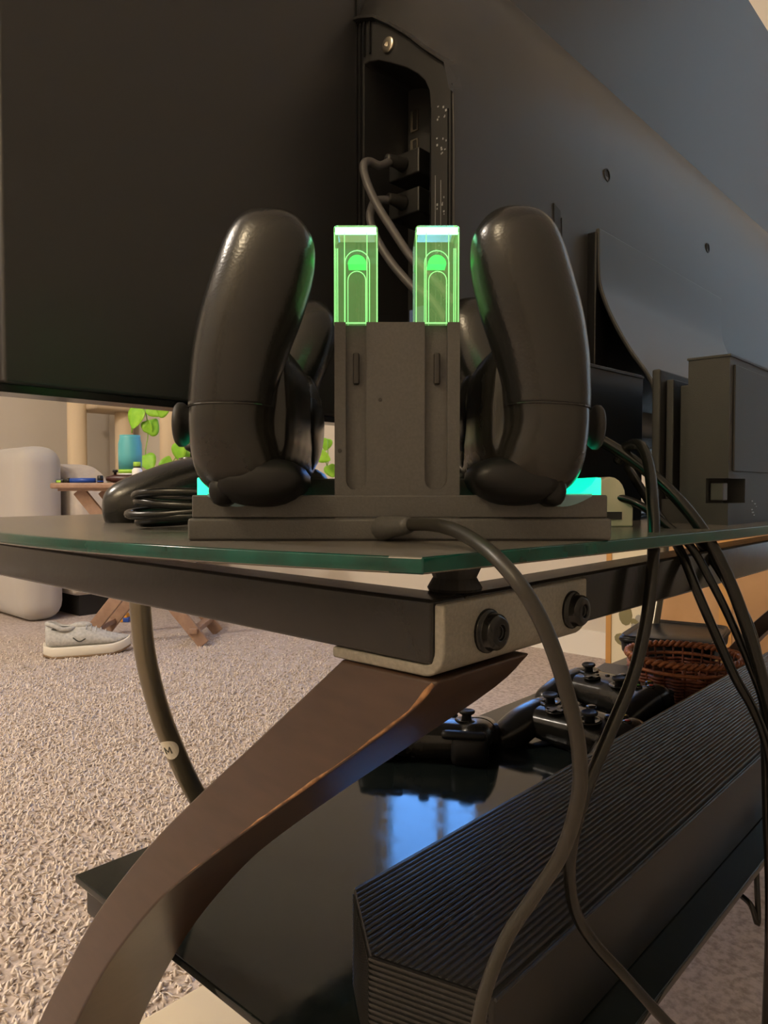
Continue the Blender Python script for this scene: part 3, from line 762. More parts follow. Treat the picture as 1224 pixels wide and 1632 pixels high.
m = MB(); m.box((wq + .012, .0150, GZ + .014), (wq + .155, .0225, zt_ - .012)); m.build('slot_liner', 'dock_shell', cd, bevel=.0008)
m = MB(); m.box((wq + .004, y0_ + .004, GZ + .0135), (wq + .012, y0_ + .011, GZ + .0235)); m.build('plug_end', 'slab_grey', cd, bevel=.0006)
m = MB()
rr = random.Random(9)
for k_ in range(6):
    x = wq + .042 + rr.uniform(0, .010); z = GZ + .004 + k_ * .0017; m.box((x, y0_ - .0003, z), (x + rr.uniform(.001, .004), y0_ + .0001, z + .0007))
m.build('marking', 'tv_mark', cd)
mbx = thing('media_box', 'small black box standing upright between docked controller and console dock', 'media box', (.255, .066, GZ))
fr = frame((.235, .058, 0), R(-3))
m = MB(fr); m.box((-.030, 0, GZ), (.052, .016, .074)); m.build('case', 'tray_black', mbx, bevel=.0015)
m = MB(fr); m.box((-.029, -.0008, .0715), (.051, .001, .0730)); m.build('rim', 'tray_black', mbx)
# pale power adapter behind the dock
pa_ = thing('power_adapter', 'cream rounded plug adapter lying on the glass behind the dock', 'adapter', (.12, .055, GZ))
pc = to_T((at_depth(978, 800, .385).x, .385, 0)); frp = frame((pc.x, pc.y, 0), R(-47.5))
m = MB(frp); P = [(-.0105, GZ)] + [(-.002 + .0105 * math.cos(R(180 - 18 * j)) * .8, GZ + .016 + .0105 * math.sin(R(180 - 18 * j))) for j in range(11)] + [(.0105, GZ + .010), (.0105, GZ)]
m.prism(P, 'y', 0, .018); m.build('shell', 'cream_plastic', pa_, bevel=.001)
m = MB(frp); m.box((-.004, -.0015, GZ + .004), (.004, .0, GZ + .008)); m.build('socket', 'black_plastic', pa_)

# ------------------------------------------------------------------ loose cables
def cable(name, label, pts, r, cmat='black_cable', boot=None, n=12):
    o = thing(name, label, 'cable', to_T(pts[0]))
    m = MB(MW); m.tube(pts, r, n=n, smooth=8); m.build('cord', cmat, o, smooth=True)
    if boot:
        m = MB(MW); m.tube(boot[0], boot[1], n=14, smooth=3); m.build('strain_relief', 'dock_plastic', o, smooth=True)
    return o
D = at_depth
p_in = Vector((DX(612), DY - .0006, DZ(842)))
cable('charging_cable', 'dark grey cable plugged into the dock front, hanging past the bracket',
      [p_in, D(640, 838, .270), D(680, 836, .255), D(725, 845, .236), D(775, 875, .214), D(815, 915, .203), D(850, 965, .200), D(880, 1030, .200), D(905, 1110, .203), D(922, 1190, .210), D(922, 1270, .218), D(895, 1360, .225), D(850, 1430, .230), D(810, 1490, .232), D(780, 1560, .232), D(762, 1632, .232), D(740, 1780, .235), Vector((.03, .26, -.40)), Vector((.02, .28, -.50)), Vector((.04, .32, FLOOR + .004)), Vector((.10, .36, FLOOR + .004))], .0023, 'dusty_cable',
      ([p_in + Vector((0, .003, 0)), p_in, D(622, 840, .274), D(640, 838, .268), D(652, 837, .264)], lambda t: .0052 - .0022 * t))
def drop(px, py): return D(px, py, .32)
cable('power_cable', 'black cable looped over the glass edge, crossing the soundbar top',
      [D(985, 735, .40), D(1000, 712, .390), D(1020, 710, .375), D(1034, 740, .362), D(1040, 800, .345), D(1042, 860, .336), D(1038, 930, .330), D(1028, 1000, .326), D(1008, 1080, .322), D(975, 1160, .316), D(938, 1250, .312), D(914, 1330, .314), D(908, 1400, .322), D(918, 1455, .330), D(945, 1500, .336), D(990, 1550, .345), D(1065, 1632, .36), D(1150, 1720, .38), Vector((.19, .40, -.42)), Vector((.22, .44, FLOOR + .004)), Vector((.30, .50, FLOOR + .004))], .0028)
cable('power_cable', 'thick black cable running out from behind the docked controller over the rail',
      [D(930, 690, .40), D(965, 706, .395), D(1010, 735, .388), D(1060, 775, .378), D(1105, 825, .370), D(1140, 880, .366), D(1168, 940, .366), D(1190, 1000, .368), D(1210, 1065, .372), D(1232, 1150, .38), D(1262, 1300, .39), D(1290, 1500, .40), Vector((.27, .42, -.40)), Vector((.30, .46, FLOOR + .004)), Vector((.36, .50, FLOOR + .004))], .0032)
cable('power_cable', 'black cable bending down beside the table edge towards the basket',
      [D(1000, 745, .43), D(1035, 800, .40), D(1065, 845, .386), D(1090, 890, .376), D(1112, 945, .372), D(1140, 1010, .374), D(1172, 1080, .380), D(1200, 1130, .386), D(1222, 1190, .392), D(1240, 1300, .40), D(1260, 1450, .40), Vector((.25, .43, -.40)), Vector((.27, .47, FLOOR + .004)), Vector((.33, .50, FLOOR + .004))], .0025)
cable('power_cable', 'black cable sagging below the console dock, outermost on the rail',
      [D(1060, 830, .46), D(1095, 845, .43), D(1130, 885, .41), D(1165, 940, .405), D(1196, 1000, .405), D(1212, 1070, .41), D(1218, 1150, .41), D(1222, 1300, .415), D(1226, 1480, .42), Vector((.24, .45, -.42)), Vector((.26, .48, FLOOR + .004)), Vector((.30, .52, FLOOR + .004))], .0024)
cable('power_cable', 'thin black cable from behind the dock curling under the console dock',
      [D(965, 792, .39), D(995, 795, .385), D(1025, 808, .378), D(1060, 835, .372), D(1100, 870, .368), D(1135, 930, .366), D(1165, 990, .372), D(1195, 1060, .38), D(1218, 1130, .39), D(1232, 1250, .40), D(1242, 1450, .41), Vector((.26, .44, -.41)), Vector((.285, .475, FLOOR + .004)), Vector((.34, .53, FLOOR + .004))], .0021)
cable('floor_cable', 'thin black wire crossing the dark floor behind the soundbar',
      [D(1130, 1375, .60), D(1160, 1410, .58), D(1195, 1440, .56), D(1208, 1470, .555), D(1206, 1380, .57), D(1216, 1340, .59), D(1240, 1300, .62)], .0022)

# ------------------------------------------------------------------ soundbar
sb = thing('soundbar', 'long black soundbar with ribbed top lying on the lower shelf', 'soundbar', (.55, .09, SZ))
ZT = -.2255; YB, YF = .0380, .1475; XE = 1.10
def xend(y):
    if y >= .0985: return .0752 + (y - .0985) / (.1475 - .0985) * (.1132 - .0752)
    return .0752 + (.0985 - y) / (.0985 - .0374) * (.0913 - .0752)
m = MB(); ys = []; N = 30
for j in range(N):
    y = YB + .003 + (YF - YB - .004) * j / (N - 1); ys += [(y, 0.0), (y + (YF - YB - .004) / (N - 1) * .15, .0008), (y + (YF - YB - .004) / (N - 1) * .35, .0008), (y + (YF - YB - .004) / (N - 1) * .5, 0.0)]
ys = [(y, h) for y, h in ys if y < YF - .0005]
top = [(y, ZT - .0009 + h) for y, h in ys]
ends = []
for side in (0, 1):
    ends.append([((xend(y) + .0008) if side == 0 else (XE + .008 - xend(y) * .08), y, z) for y, z in top] + [((xend(y) + .0008) if side == 0 else (XE + .008 - xend(y) * .08), y, ZT - .010) for y in (YF - .001, .0985, YB + .003)])
m.loft(ends); m.build('top_grille', 'soundbar_cloth', sb)
m = MB()
pl = [(xend(YB), YB), (xend(.0985), .0985), (xend(YF), YF), (XE, YF), (XE, YB)]
m.prism(pl, 'z', SZ, ZT - .0016); m.build('body', 'soundbar_plastic', sb, bevel=.0015)
# end grille: fine ribs wrapping the two end faces
m = MB()
for k_ in range(19):
    z = SZ + .004 + k_ * .0028
    for (ya, yb_) in ((YB + .002, .0985), (.0985, YF - .001)):
        m.bar((xend(ya) - .0004, ya, z), (xend(yb_) - .0004, yb_, z), .0012, .0014)
m.build('end_grille', 'soundbar_end', sb)
m = MB(); m.bar((xend(YB) - .0006, YB + .001, ZT - .0020), (xend(.0985) - .0006, .0985, ZT - .0020), .0016, .0012); m.build('end_trim', 'soundbar_end', sb)
m = MB(); m.tube([Vector((xend(YB) + .001, YB - .0006, ZT - .0026)), Vector((XE, YB - .0006, ZT - .0026))], .0010, n=6, smooth=0); m.build('back_trim', 'soundbar_end', sb)

# ------------------------------------------------------------------ things on the lower shelf
controller('game_controller', 'black controller on the lower shelf tucked behind the wooden leg', MT @ Matrix.Translation((.400, .334, SZ + .0288)) @ Matrix.Rotation(R(122), 4, 'Z') @ Matrix.Rotation(R(96), 4, 'X'), None)
controller('game_controller', 'black controller with coloured letter buttons on the lower shelf by the soundbar', MT @ Matrix.Translation((.588, .230, SZ + .0288)) @ Matrix.Rotation(R(-98), 4, 'Z') @ Matrix.Rotation(R(94), 4, 'X'), None)
controller('game_controller', 'black controller lying beside the grey slab on the lower shelf', MT @ Matrix.Translation((.745, .262, SZ + .0288)) @ Matrix.Rotation(R(-105), 4, 'Z') @ Matrix.Rotation(R(94), 4, 'X'), None)
sl = thing('slab_case', 'flat dark grey slab case on the lower shelf before the black tray', 'case', (.80, .29, SZ))
fr = frame((.815, .305, 0), R(8))
m = MB(fr); m.box((-.055, -.045, SZ), (.055, .045, SZ + .022)); m.build('shell', 'slab_grey', sl, bevel=.004, seg=3)
m = MB(fr); m.box((-.0553, -.0453, SZ + .0105), (.0553, .0453, SZ + .0115)); m.build('seam', 'black_plastic', sl)
ty = thing('storage_tray', 'shallow black rounded tray with open top behind the woven basket', 'tray', (.985, .31, SZ))
fr = frame((1.015, .305, 0), R(10))
def rrect(w, h, r, n=6):
    out = []
    for cx_, cy_, a0 in ((w - r, h - r, 0), (-w + r, h - r, 90), (-w + r, -h + r, 180), (w - r, -h + r, 270)):
        for j in range(n): a = R(a0 + 90 * j / (n - 1)); out.append((cx_ + r * math.cos(a), cy_ + r * math.sin(a)))
    return out
m = MB(fr); rg = []
for w, h, z in ((.070, .050, SZ + .001), (.078, .058, SZ + .012), (.088, .068, SZ + .030), (.090, .070, SZ + .050), (.088, .068, SZ + .056), (.078, .058, SZ + .050), (.072, .052, SZ + .030)):
    rg.append([(x, y, z) for x, y in rrect(w, h, .018)])
m.loft(rg); m.build('tub', 'tray_black', ty, smooth=True)
m = MB(fr); rg = [[(x, y, SZ + .044) for x, y in rrect(.0905, .0705, .018)], [(x, y, SZ + .048) for x, y in rrect(.0925, .0725, .019)], [(x, y, SZ + .052) for x, y in rrect(.0905, .0705, .018)]]
m.loft(rg); m.build('rim', 'tray_black', ty, smooth=True)
# woven basket
bp_ = T_on_z(1098, 1095, SZ)
bk = thing('woven_basket', 'round reddish brown woven basket with braided rim on the lower shelf', 'basket', (.86, .215, SZ))
bc = Vector((.835, .2265, SZ))
def bring(z, r, th, n=40, wob=.0):
    return [bc + Vector(((r + wob * math.sin(k_ * math.pi)) * math.cos(2 * math.pi * k_ / n), (r + wob * math.sin(k_ * math.pi)) * math.sin(2 * math.pi * k_ / n), z)) for k_ in range(n)]
m = MB(); m.lathe([(0, .001), (.050, .001), (.051, .004), (0, .004)], bc, n=32); m.build('base', 'wicker', bk, smooth=True)
NS = 34
for k_ in range(NS):
    a = 2 * math.pi * k_ / NS; e = Vector((math.cos(a), math.sin(a), 0))
    m = MB(); m.tube([bc + e * .048 + Vector((0, 0, .003)), bc + e * .061 + Vector((0, 0, .018)), bc + e * .069 + Vector((0, 0, .036)), bc + e * .073 + Vector((0, 0, .056))], .0015, n=6, smooth=3); m.build('stake', 'wicker', bk, smooth=True)
for z, r in ((.006, .0505), (.0105, .0550), (.015, .0590), (.0195, .0622), (.024, .0648), (.0285, .0670), (.033, .0690), (.0375, .0705)):
    m = MB()
    pts = []
    for k_ in range(NS * 2):
        a = 2 * math.pi * k_ / (NS * 2); rr_ = r + (.0020 if k_ % 4 < 2 else -.0020); pts.append(bc + Vector((rr_ * math.cos(a), rr_ * math.sin(a), z)))
    m.tube(pts, .0022, n=6, smooth=2, closed=True); m.build('weave_row', 'wicker', bk, smooth=True)
for ph in (0, math.pi):
    m = MB(); pts = []
    for k_ in range(160):
        a = 2 * math.pi * k_ / 160; b_ = a * 26 + ph; pts.append(bc + Vector(((.0735 + .0028 * math.cos(b_)) * math.cos(a), (.0735 + .0028 * math.cos(b_)) * math.sin(a), .058 + .0028 * math.sin(b_))))
    m.tube(pts, .0028, n=6, smooth=0, closed=True); m.build('rim_strand', 'wicker_rim', bk, smooth=True)
m = MB(); m.tube(bring(.045, .0722, 0), .0026, n=8, smooth=0, closed=True); m.build('hoop', 'wicker_rim', bk, smooth=True)
# cream box on the carpet under the shelf end
cb = thing('cream_box', 'cream plastic box on the carpet under the shelf end', 'box', (.12, .19, FLOOR))
bp0 = at_z(318, 1640, FLOOR + .12); bt = to_T(bp0)
m = MB(); m.box((bt.x - .045, bt.y - .12, FLOOR), (bt.x + .05, bt.y + .045, FLOOR + .12)); m.build('body', 'cream_plastic', cb, bevel=.004)
m = MB(); m.box((bt.x - .0455, bt.y - .1205, FLOOR + .098), (bt.x + .0505, bt.y + .0455, FLOOR + .101)); m.build('lid_seam', 'tan_sole', cb)

# ------------------------------------------------------------------ far side of the room
# armchair
ac = thing('armchair', 'plump beige upholstered armchair standing against the far wall', 'armchair', (1.60, 3.35, FLOOR))
def arm(w0, w1, hs=1.0):
    P = [(2.935, .09), (2.900, .20), (2.885, .36), (2.90, .48), (2.95, .57), (3.04, .635), (3.18, .665), (3.52, .665), (3.54, .09)]
    P = [(a, FLOOR + (b if b < .1 else b * hs)) for a, b in P]
    pv = spline([Vector((0, a, b)) for a, b in P[:8]], 4) + [Vector((0, *P[8]))]
    m = MB(); m.prism([(p.y, p.z) for p in pv], 'x', w0, w1); return m.build('arm', 'upholstery', ac, bevel=.045, seg=4, angle=50)
arm(1.215, 1.40); arm(1.66, 1.80, .74)
m = MB(); m.box((1.39, 2.92, FLOOR + .09), (1.67, 3.5, FLOOR + .30)); m.build('seat_base', 'upholstery', ac, bevel=.02)
m = MB(); m.box((1.40, 2.86, FLOOR + .29), (1.66, 3.4, FLOOR + .44)); m.build('seat_cushion', 'upholstery', ac, bevel=.06, seg=4)
m = MB(); m.prism([(3.25, FLOOR + .3), (3.53, FLOOR + .09), (3.58, FLOOR + .51), (3.44, FLOOR + .53), (3.34, FLOOR + .50)], 'x', 1.26, 1.76); m.build('backrest', 'upholstery', ac, bevel=.07, seg=4)
m = MB(); m.box((1.25, 2.96, FLOOR), (1.77, 3.52, FLOOR + .095)); m.build('plinth', 'gap_shade', ac)  # stands for the dark gap beneath; the gap's shade is in its colour
# pillow leaning on the outside of the arm
plw = thing('floor_cushion', 'grey upright cushion leaning against the armchair side', 'cushion', (1.12, 3.18, FLOOR))
pp = at_depth(28, 780, 3.05); pt = to_T(pp)
m = MB(frame((1.085, 3.16, 0), R(47.5) * 0)); m.box((-.085, -.24, FLOOR + .001), (.10, .30, FLOOR + .73)); m.build('cover', 'pillow_cloth', plw, bevel=.075, seg=5)

# cat tree
ct = thing('cat_tree', 'cat tree of tall cream posts on a plush base near the corner', 'cat tree', (1.70, 3.55, FLOOR))
cpos = [T_on_x(124, 780, 1.70), T_on_x(199, 780, 1.955)]
bx0 = min(c.x for c in cpos) - .12; bx1 = min(max(c.x for c in cpos) + .12, W1 - .03); by0 = min(c.y for c in cpos) - .12; by1 = min(max(c.y for c in cpos) + .12, S1 - .03)
m = MB(); m.box((bx0, by0, FLOOR), (bx1, by1, FLOOR + .05)); m.build('base', 'plush', ct, bevel=.015)
for q_ in cpos:
    m = MB(); m.lathe([(0, 0), (.051, 0), (.052, .01), (.052, 1.28), (0, 1.28)], (q_.x, q_.y, FLOOR + .05), n=24); m.build('post', 'sisal', ct, smooth=True, bevel=None)
m = MB(); m.box((cpos[0].x + .035, by0 + .02, FLOOR + 1.00), (bx1, by1, FLOOR + 1.035)); m.build('platform', 'plush', ct, bevel=.012)
m = MB(); m.box((bx0 + .08, by0 + .02, FLOOR + 1.33), (bx1 - .05, by1, FLOOR + 1.37)); m.build('platform', 'plush', ct, bevel=.012)

sc_p = T_on_x(272, 780, 1.955)
sp2 = thing('scratching_post', 'lone cream scratching post on a square base by the window wall', 'scratching post', (sc_p.x, sc_p.y, FLOOR))
m = MB(); m.box((sc_p.x - .085, sc_p.y - .15, FLOOR), (sc_p.x + .085, sc_p.y + .15, FLOOR + .04)); m.build('base', 'plush', sp2, bevel=.012)
m = MB(); m.lathe([(0, 0), (.055, 0), (.055, 1.1), (.03, 1.13), (0, 1.13)], (sc_p.x, sc_p.y, FLOOR + .04), n=24); m.build('post', 'sisal', sp2, smooth=True)
# folding tray table
tf = Vector(at_z(250, 1030, FLOOR)); TYd = 2.62
tt = thing('tray_table', 'wooden folding tray table with crossed legs', 'table', to_T((at_depth(175, 780, TYd).x, TYd, FLOOR)))
tx0 = at_depth(80, 780, TYd - .12).x; ztop = (780 - 770) / FPX * TYd
frw = MW
m = MB(frw); P = [(x + (tx0 + .31), y + TYd + .02) for x, y in rrect(.31, .165, .03)]
m.prism(P, 'z', ztop - .020, ztop); m.build('top', 'tray_wood', tt, bevel=.006, seg=3)
m = MB(frw); m.prism([(x + (tx0 + .31), y + TYd + .02) for x, y in rrect(.29, .148, .025)], 'z', ztop - .028, ztop - .0195); m.build('apron', 'tray_wood', tt)
cxm = tx0 + .30
for yy in (TYd - .09, TYd + .13):
    for sg in (-1, 1):
        m = MB(frw); o_ = .012 * sg
        m.bar((cxm - sg * .22, yy + o_, ztop - .026), (cxm + sg * .215, yy + o_, FLOOR + .006), .042, .018, up=(0, 1, 0)); m.build('leg', 'tray_wood', tt, bevel=.003)
for sg in (-1, 1):
    m = MB(frw); m.bar((cxm + sg * .18, TYd - .10, FLOOR + .055), (cxm + sg * .18, TYd + .14, FLOOR + .055), .03, .02); m.build('stretcher', 'tray_wood', tt, bevel=.003)
yf_ = TYd - .04
def onTray(px, Y=None): Y = Y or yf_; return at_depth(px, 780, Y).x
# pen-like blue thing
def put(name, label, cat, px, Y=None):
    return thing(name, label, cat, (onTray(px, Y), Y or yf_, ztop), MW)
o = put('blue_case', 'slim blue tube with black ends lying on the tray table', 'tube', 130)
xa, xb = onTray(106), onTray(157)
m = MB(MW); m.tube([(xa + .012, yf_, ztop + .009), (xb - .010, yf_, ztop + .009)], .009, n=14, smooth=0); m.build('barrel', 'blue_plastic', o, smooth=True)
m = MB(MW); m.tube([(xa, yf_, ztop + .009), (xa + .005, yf_, ztop + .009), (xa + .014, yf_, ztop + .009)], lambda t: .006 + .0036 * t, n=14, smooth=0); m.build('tip', 'black_plastic', o, smooth=True)
o = put('black_cap', 'small black screw cap standing on the tray table', 'cap', 160)
m = MB(MW); c_ = (onTray(160), yf_, ztop); m.lathe([(0, 0), (.0105, 0), (.0105, .017), (.0098, .026), (.007, .027), (0, .027)], c_, n=18); m.build('cap', 'black_plastic', o, smooth=True)
m = MB(MW); m.lathe([(.0112, .004), (.0112, .008), (.0105, .008), (.0105, .004)], c_, n=18); m.build('ring', 'blue_plastic', o, smooth=True)
o = put('dark_bottle', 'dark maroon bottle lying on its side on the tray table', 'bottle', 190)
xa, xb = onTray(165), onTray(216)
m = MB(MW); m.lathe([(0, 0), (.008, .0), (.010, .012), (.0150, .026), (.0155, xb - xa - .004), (.013, xb - xa), (0, xb - xa)], (xa, yf_ + .03, ztop + .0157), axis='x', n=20); m.build('body', 'maroon', o, smooth=True)
m = MB(MW); m.lathe([(0, 0), (.005, 0), (.005, .012), (.0095, .013), (.0095, .022), (0, .022)], (onTray(179), yf_ + .03, ztop + .026), n=14); m.build('pump', 'black_plastic', o, smooth=True)
o = put('pill_bottle', 'little white bottle with a yellow-green cap on the tray table', 'bottle', 222)
c_ = (onTray(222), yf_ - .02, ztop)
m = MB(MW); m.lathe([(0, 0), (.0170, 0), (.0175, .004), (.0175, .045), (.013, .052), (.011, .054), (0, .054)], c_, n=22); m.build('body', 'white_gloss', o, smooth=True)
m = MB(MW); m.lathe([(.0120, .052), (.0125, .060), (0, .060)], c_, n=20); m.build('neck', 'black_plastic', o, smooth=True)
m = MB(MW); m.lathe([(.0128, .058), (.0130, .072), (.011, .074), (0, .074)], c_, n=20); m.build('cap', 'lime', o, smooth=True)
o = put('remote', 'small dark remote at the end of the tray table by the armchair', 'remote', 92)
m = MB(MW); m.box((onTray(84), yf_ + .02, ztop), (onTray(97), yf_ + .10, ztop + .014)); m.build('body', 'black_plastic', o, bevel=.004)
m = MB(MW); m.box((onTray(86), yf_ + .019, ztop + .002), (onTray(93), yf_ + .021, ztop + .010)); m.build('keypad', 'lime', o)
o = put('tumbler', 'teal tumbler with lime band and white base on the tray table', 'tumbler', 208, TYd + .06)
yv = TYd + .06; c_ = (onTray(208, yv), yv, ztop); 
m = MB(MW); m.lathe([(0, 0), (.041, 0), (.042, .003), (.042, .036), (0, .036)], c_, n=30); b_ = m.build('base', 'white_gloss', o, smooth=True)
m = MB(MW); m.lathe([(0, 0), (.005, 0), (.005, .002), (0, .002)], (c_[0] - .024, c_[1] - .0355, ztop + .020), axis=(-.5, -.86, 0), n=14); m.build('button', 'slab_grey', b_)
m = MB(MW); m.lathe([(.0418, .036), (.0415, .050), (0, .050)], c_, n=30); m.build('band', 'lime', o, smooth=True)
m = MB(MW); m.lathe([(.0405, .050), (.0420, .10), (.0415, .145), (.036, .166), (.037, .176), (.034, .176), (.033, .165), (.037, .14), (.036, .06), (0, .055)], c_, n=30); m.build('cup', 'teal', o, smooth=True)

# trailing pothos on the cat tree
po = thing('pothos_vine', 'trailing pothos vine with lime green leaves hanging from the cat tree', 'plant', (cpos[1].x, cpos[1].y - .15, FLOOR + 1.035))
pd = 3.05
def leaf_mesh(c, L, ang, tip, nrm=(0, -1, 0)):
    m = MB(MW); c = Vector(c); d = Vector((math.cos(ang), 0, math.sin(ang))); n_ = Vector((random.uniform(-.5, .5), -1, random.uniform(-.3, .5))).normalized(); d = (d - n_ * d.dot(n_)).normalized(); s_ = d.cross(n_)
    out = [(0, 0), (-.10, .22), (.02, .42), (.25, .50), (.55, .40), (.82, .18), (1.0, 0)]
    vs = [c + d * (L * t) + n_ * (-.10 * L * math.sin(t * 3)) for t in (0, .25, .55, .82, 1.0)]
    V = []; 
    mid = [(0, 0), (.25, 0), (.55, 0), (.82, 0), (1, 0)]
    def P(t, q_): return c + d * (L * t) + s_ * (L * q_) + n_ * (L * (.16 * abs(q_) - .10 * t * t))
    V = [P(0, 0), P(.25, 0), P(.55, 0), P(.82, 0), P(1, 0)]
    up = [P(-.10, .22), P(.02, .42), P(.25, .50), P(.55, .40), P(.82, .18)]; dn = [P(-.10, -.22), P(.02, -.42), P(.25, -.50), P(.55, -.40), P(.82, -.18)]
    V += up + dn
    F = [(0, 5, 6, 1), (1, 6, 7), (1, 7, 8, 2), (2, 8, 9, 3), (3, 9, 4), (0, 1, 11, 10), (1, 12, 11), (1, 2, 13, 12), (2, 3, 14, 13), (3, 4, 14)]
    m.add(V, F); o_ = m.build('leaf', 'leaf', po, subsurf=1)
    sd = o_.modifiers.new('thick', 'SOLIDIFY'); sd.thickness = .0006
lv = [(222, 652, 70, -1.9), (238, 648, 52, -.6), (252, 658, 40, .3), (232, 672, 48, -1.3), (236, 690, 56, 1.0), (232, 726, 60, -1.2), (248, 762, 46, .5), (262, 748, 48, 1.2), (286, 708, 60, -1.6), (292, 722, 44, -.9), (270, 752, 40, .2), (508, 724, 46, -.4), (524, 742, 44, -1.2), (522, 700, 40, -1.8), (300, 690, 50, -1.8)]
for px, py, sz, ang in lv:
    p = at_depth(px, py, pd + random.uniform(-.05, .05)); leaf_mesh(p, sz / FPX * pd * .50, ang, 0)
vine = [(213, 600), (211, 640), (210, 690), (214, 670), (230, 652), (236, 690), (232, 726), (245, 760), (262, 748), (276, 735), (290, 712), (300, 690), (340, 660), (430, 690), (508, 724), (522, 742), (522, 700)]
m = MB(MW); m.tube([at_depth(px, py, pd) for px, py in vine], .0022, n=6, smooth=4); m.build('stem', 'stem_green', po, smooth=True)

# sneaker on the carpet
sp_ = at_z(140, 1042, FLOOR); SH = MW @ Matrix.Translation((sp_.x, sp_.y, FLOOR)) @ Matrix.Rotation(R(24), 4, 'Z')
sn = thing('sneaker', 'grey knit running shoe with a thick white sole on the carpet', 'shoe', (sp_.x, sp_.y, FLOOR), MW)
def foot(t):   # t 0 heel .. 1 toe -> half width, centre offset
    return (.030 + .018 * math.sin(math.pi * min(1, t * .75 + .10)) - .030 * max(0, t - .82) / .18 * .9) * (1 if t > .04 else .75)
LN = .27
def sole_ring(t, z0, z1, grow):
    w = foot(t) + grow; x = (t - .5) * LN
    rock = .018 * max(0, (t - .75) / .25) ** 2 + .010 * max(0, (.12 - t) / .12) ** 2
    return [(x, -w, z0 + rock), (x, -w * 1.06, (z0 + z1) / 2 + rock), (x, -w, z1 + rock), (x, w, z1 + rock), (x, w * 1.06, (z0 + z1) / 2 + rock), (x, w, z0 + rock)]
ts = [0, .03, .1, .2, .35, .5, .65, .78, .88, .95, 1.0]
m = MB(SH); m.loft([sole_ring(t, .006, .036, .004) for t in ts]); m.build('midsole', 'sole_white', sn, smooth=True, bevel=.004)
m = MB(SH); m.loft([sole_ring(t, .000, .009, .002) for t in ts]); m.build('outsole', 'tan_sole', sn, smooth=True)
def top_h(t):
    K = [(0, .112), (.10, .110), (.22, .092), (.34, .094), (.42, .108), (.5, .100), (.7, .076), (.88, .056), (.96, .044), (1, .036)]
    for (t0, h0), (t1, h1) in zip(K, K[1:]):
        if t <= t1: return h0 + (h1 - h0) * (t - t0) / (t1 - t0)
    return .036
def upper(t):
    w = foot(t) - .002; x = (t - .5) * LN; h = top_h(t)
    z0 = .032 + .018 * max(0, (t - .75) / .25) ** 2
    return [(x, w * math.cos(a) * (1 if math.sin(a) < .5 else .80), z0 + (h - .032) * max(0, math.sin(a)) ** .7) for a in [math.pi * j / 12 for j in range(13)]]
m = MB(SH); m.loft([upper(t) for t in (.02, .06, .12, .2, .3, .4, .5, .62, .75, .86, .94, .985)]); m.build('upper', 'knit_grey', sn, subsurf=1)
m = MB(SH); pts = [Vector((LN * (-.30 + .155 * math.cos(a)), .027 * math.sin(a), top_h(.20 + .155 * math.cos(a)) - .001)) for a in [2 * math.pi * j / 16 for j in range(16)]]
m.tube(pts, .0075, n=8, smooth=2, closed=True); m.build('collar', 'knit_grey', sn, smooth=True)
m = MB(SH); m.ball((LN * -.31, -.004, .0925), (.038, .024, .0060)); m.build('lining', 'shoe_dark', sn, smooth=True)
m = MB(SH); m.ball((LN * -.07, 0, .098), (.034, .018, .012)); m.build('tongue', 'knit_grey', sn, smooth=True)
for j in range(5):
    x = LN * (-.02 + .055 * j); m = MB(SH); m.tube([(x, -.026, top_h(x / LN + .5) - .014), (x + .003, 0, top_h(x / LN + .5) + .002), (x, .026, top_h(x / LN + .5) - .014)], .0020, n=6, smooth=4); m.build('lace', 'knit_grey', sn, smooth=True)
m = MB(SH); 
for sg in (-1,):
    m.tube([(LN * -.17, sg * .0425, .066), (LN * -.10, sg * .0445, .052), (LN * -.03, sg * .044, .060)], .0022, n=6, smooth=4)
m.build('side_mark', 'shoe_dark', sn, smooth=True)
# orange toy
ot = at_z(190, 992, FLOOR)
og = thing('cat_toy', 'small orange and blue toy lying on the carpet by the tray table', 'toy', (ot.x, ot.y, FLOOR), MW)
m = MB(MW); m.prism([(ot.x - .035, FLOOR), (ot.x + .035, FLOOR), (ot.x + .030, FLOOR + .03), (ot.x + .01, FLOOR + .05), (ot.x - .02, FLOOR + .028)], 'y', ot.y, ot.y + .04); m.build('body', 'orange', og, bevel=.004)
m = MB(MW); m.box((ot.x + .015, ot.y - .003, FLOOR + .001), (ot.x + .04, ot.y + .043, FLOOR + .02)); m.build('band', 'blue_plastic', og, bevel=.003)

# by the right-hand wall: printed canvas, cardboard box
cv = thing('floral_canvas', 'cream canvas printed with olive and yellow flowers leaning on the wall', 'canvas', (W1 - .06, .78, FLOOR))
m = MB(); m.box((W1 - .060, .635, FLOOR), (W1 - .035, .885, FLOOR + .46)); cvb = m.build('board', 'canvas_cream', cv, bevel=.002)
m = MB(); m.box((W1 - .064, .872, FLOOR), (W1 - .030, .889, FLOOR + .465)); m.build('edge_strip', 'oak_strip', cv)
rr = random.Random(12)
for k_ in range(26):
    y = rr.uniform(.66, .85); z = FLOOR + rr.uniform(.06, .42); rad = rr.uniform(.012, .034); mm = ('print_olive', 'print_grey', 'print_yellow', 'print_olive')[k_ % 4]
    m = MB(); a0 = rr.uniform(0, 3); ex = rr.uniform(.35, .8)
    P = []
    for j in range(12):
        a = 2 * math.pi * j / 12; u_, v_ = rad * math.cos(a), rad * ex * math.sin(a); P.append((min(.866, max(.64, y + u_ * math.cos(a0) - v_ * math.sin(a0))), z + u_ * math.sin(a0) + v_ * math.cos(a0)))
    m.prism(P, 'x', W1 - .0606 - k_ * .00004, W1 - .0600); m.build('printed_leaf', mm, cvb)
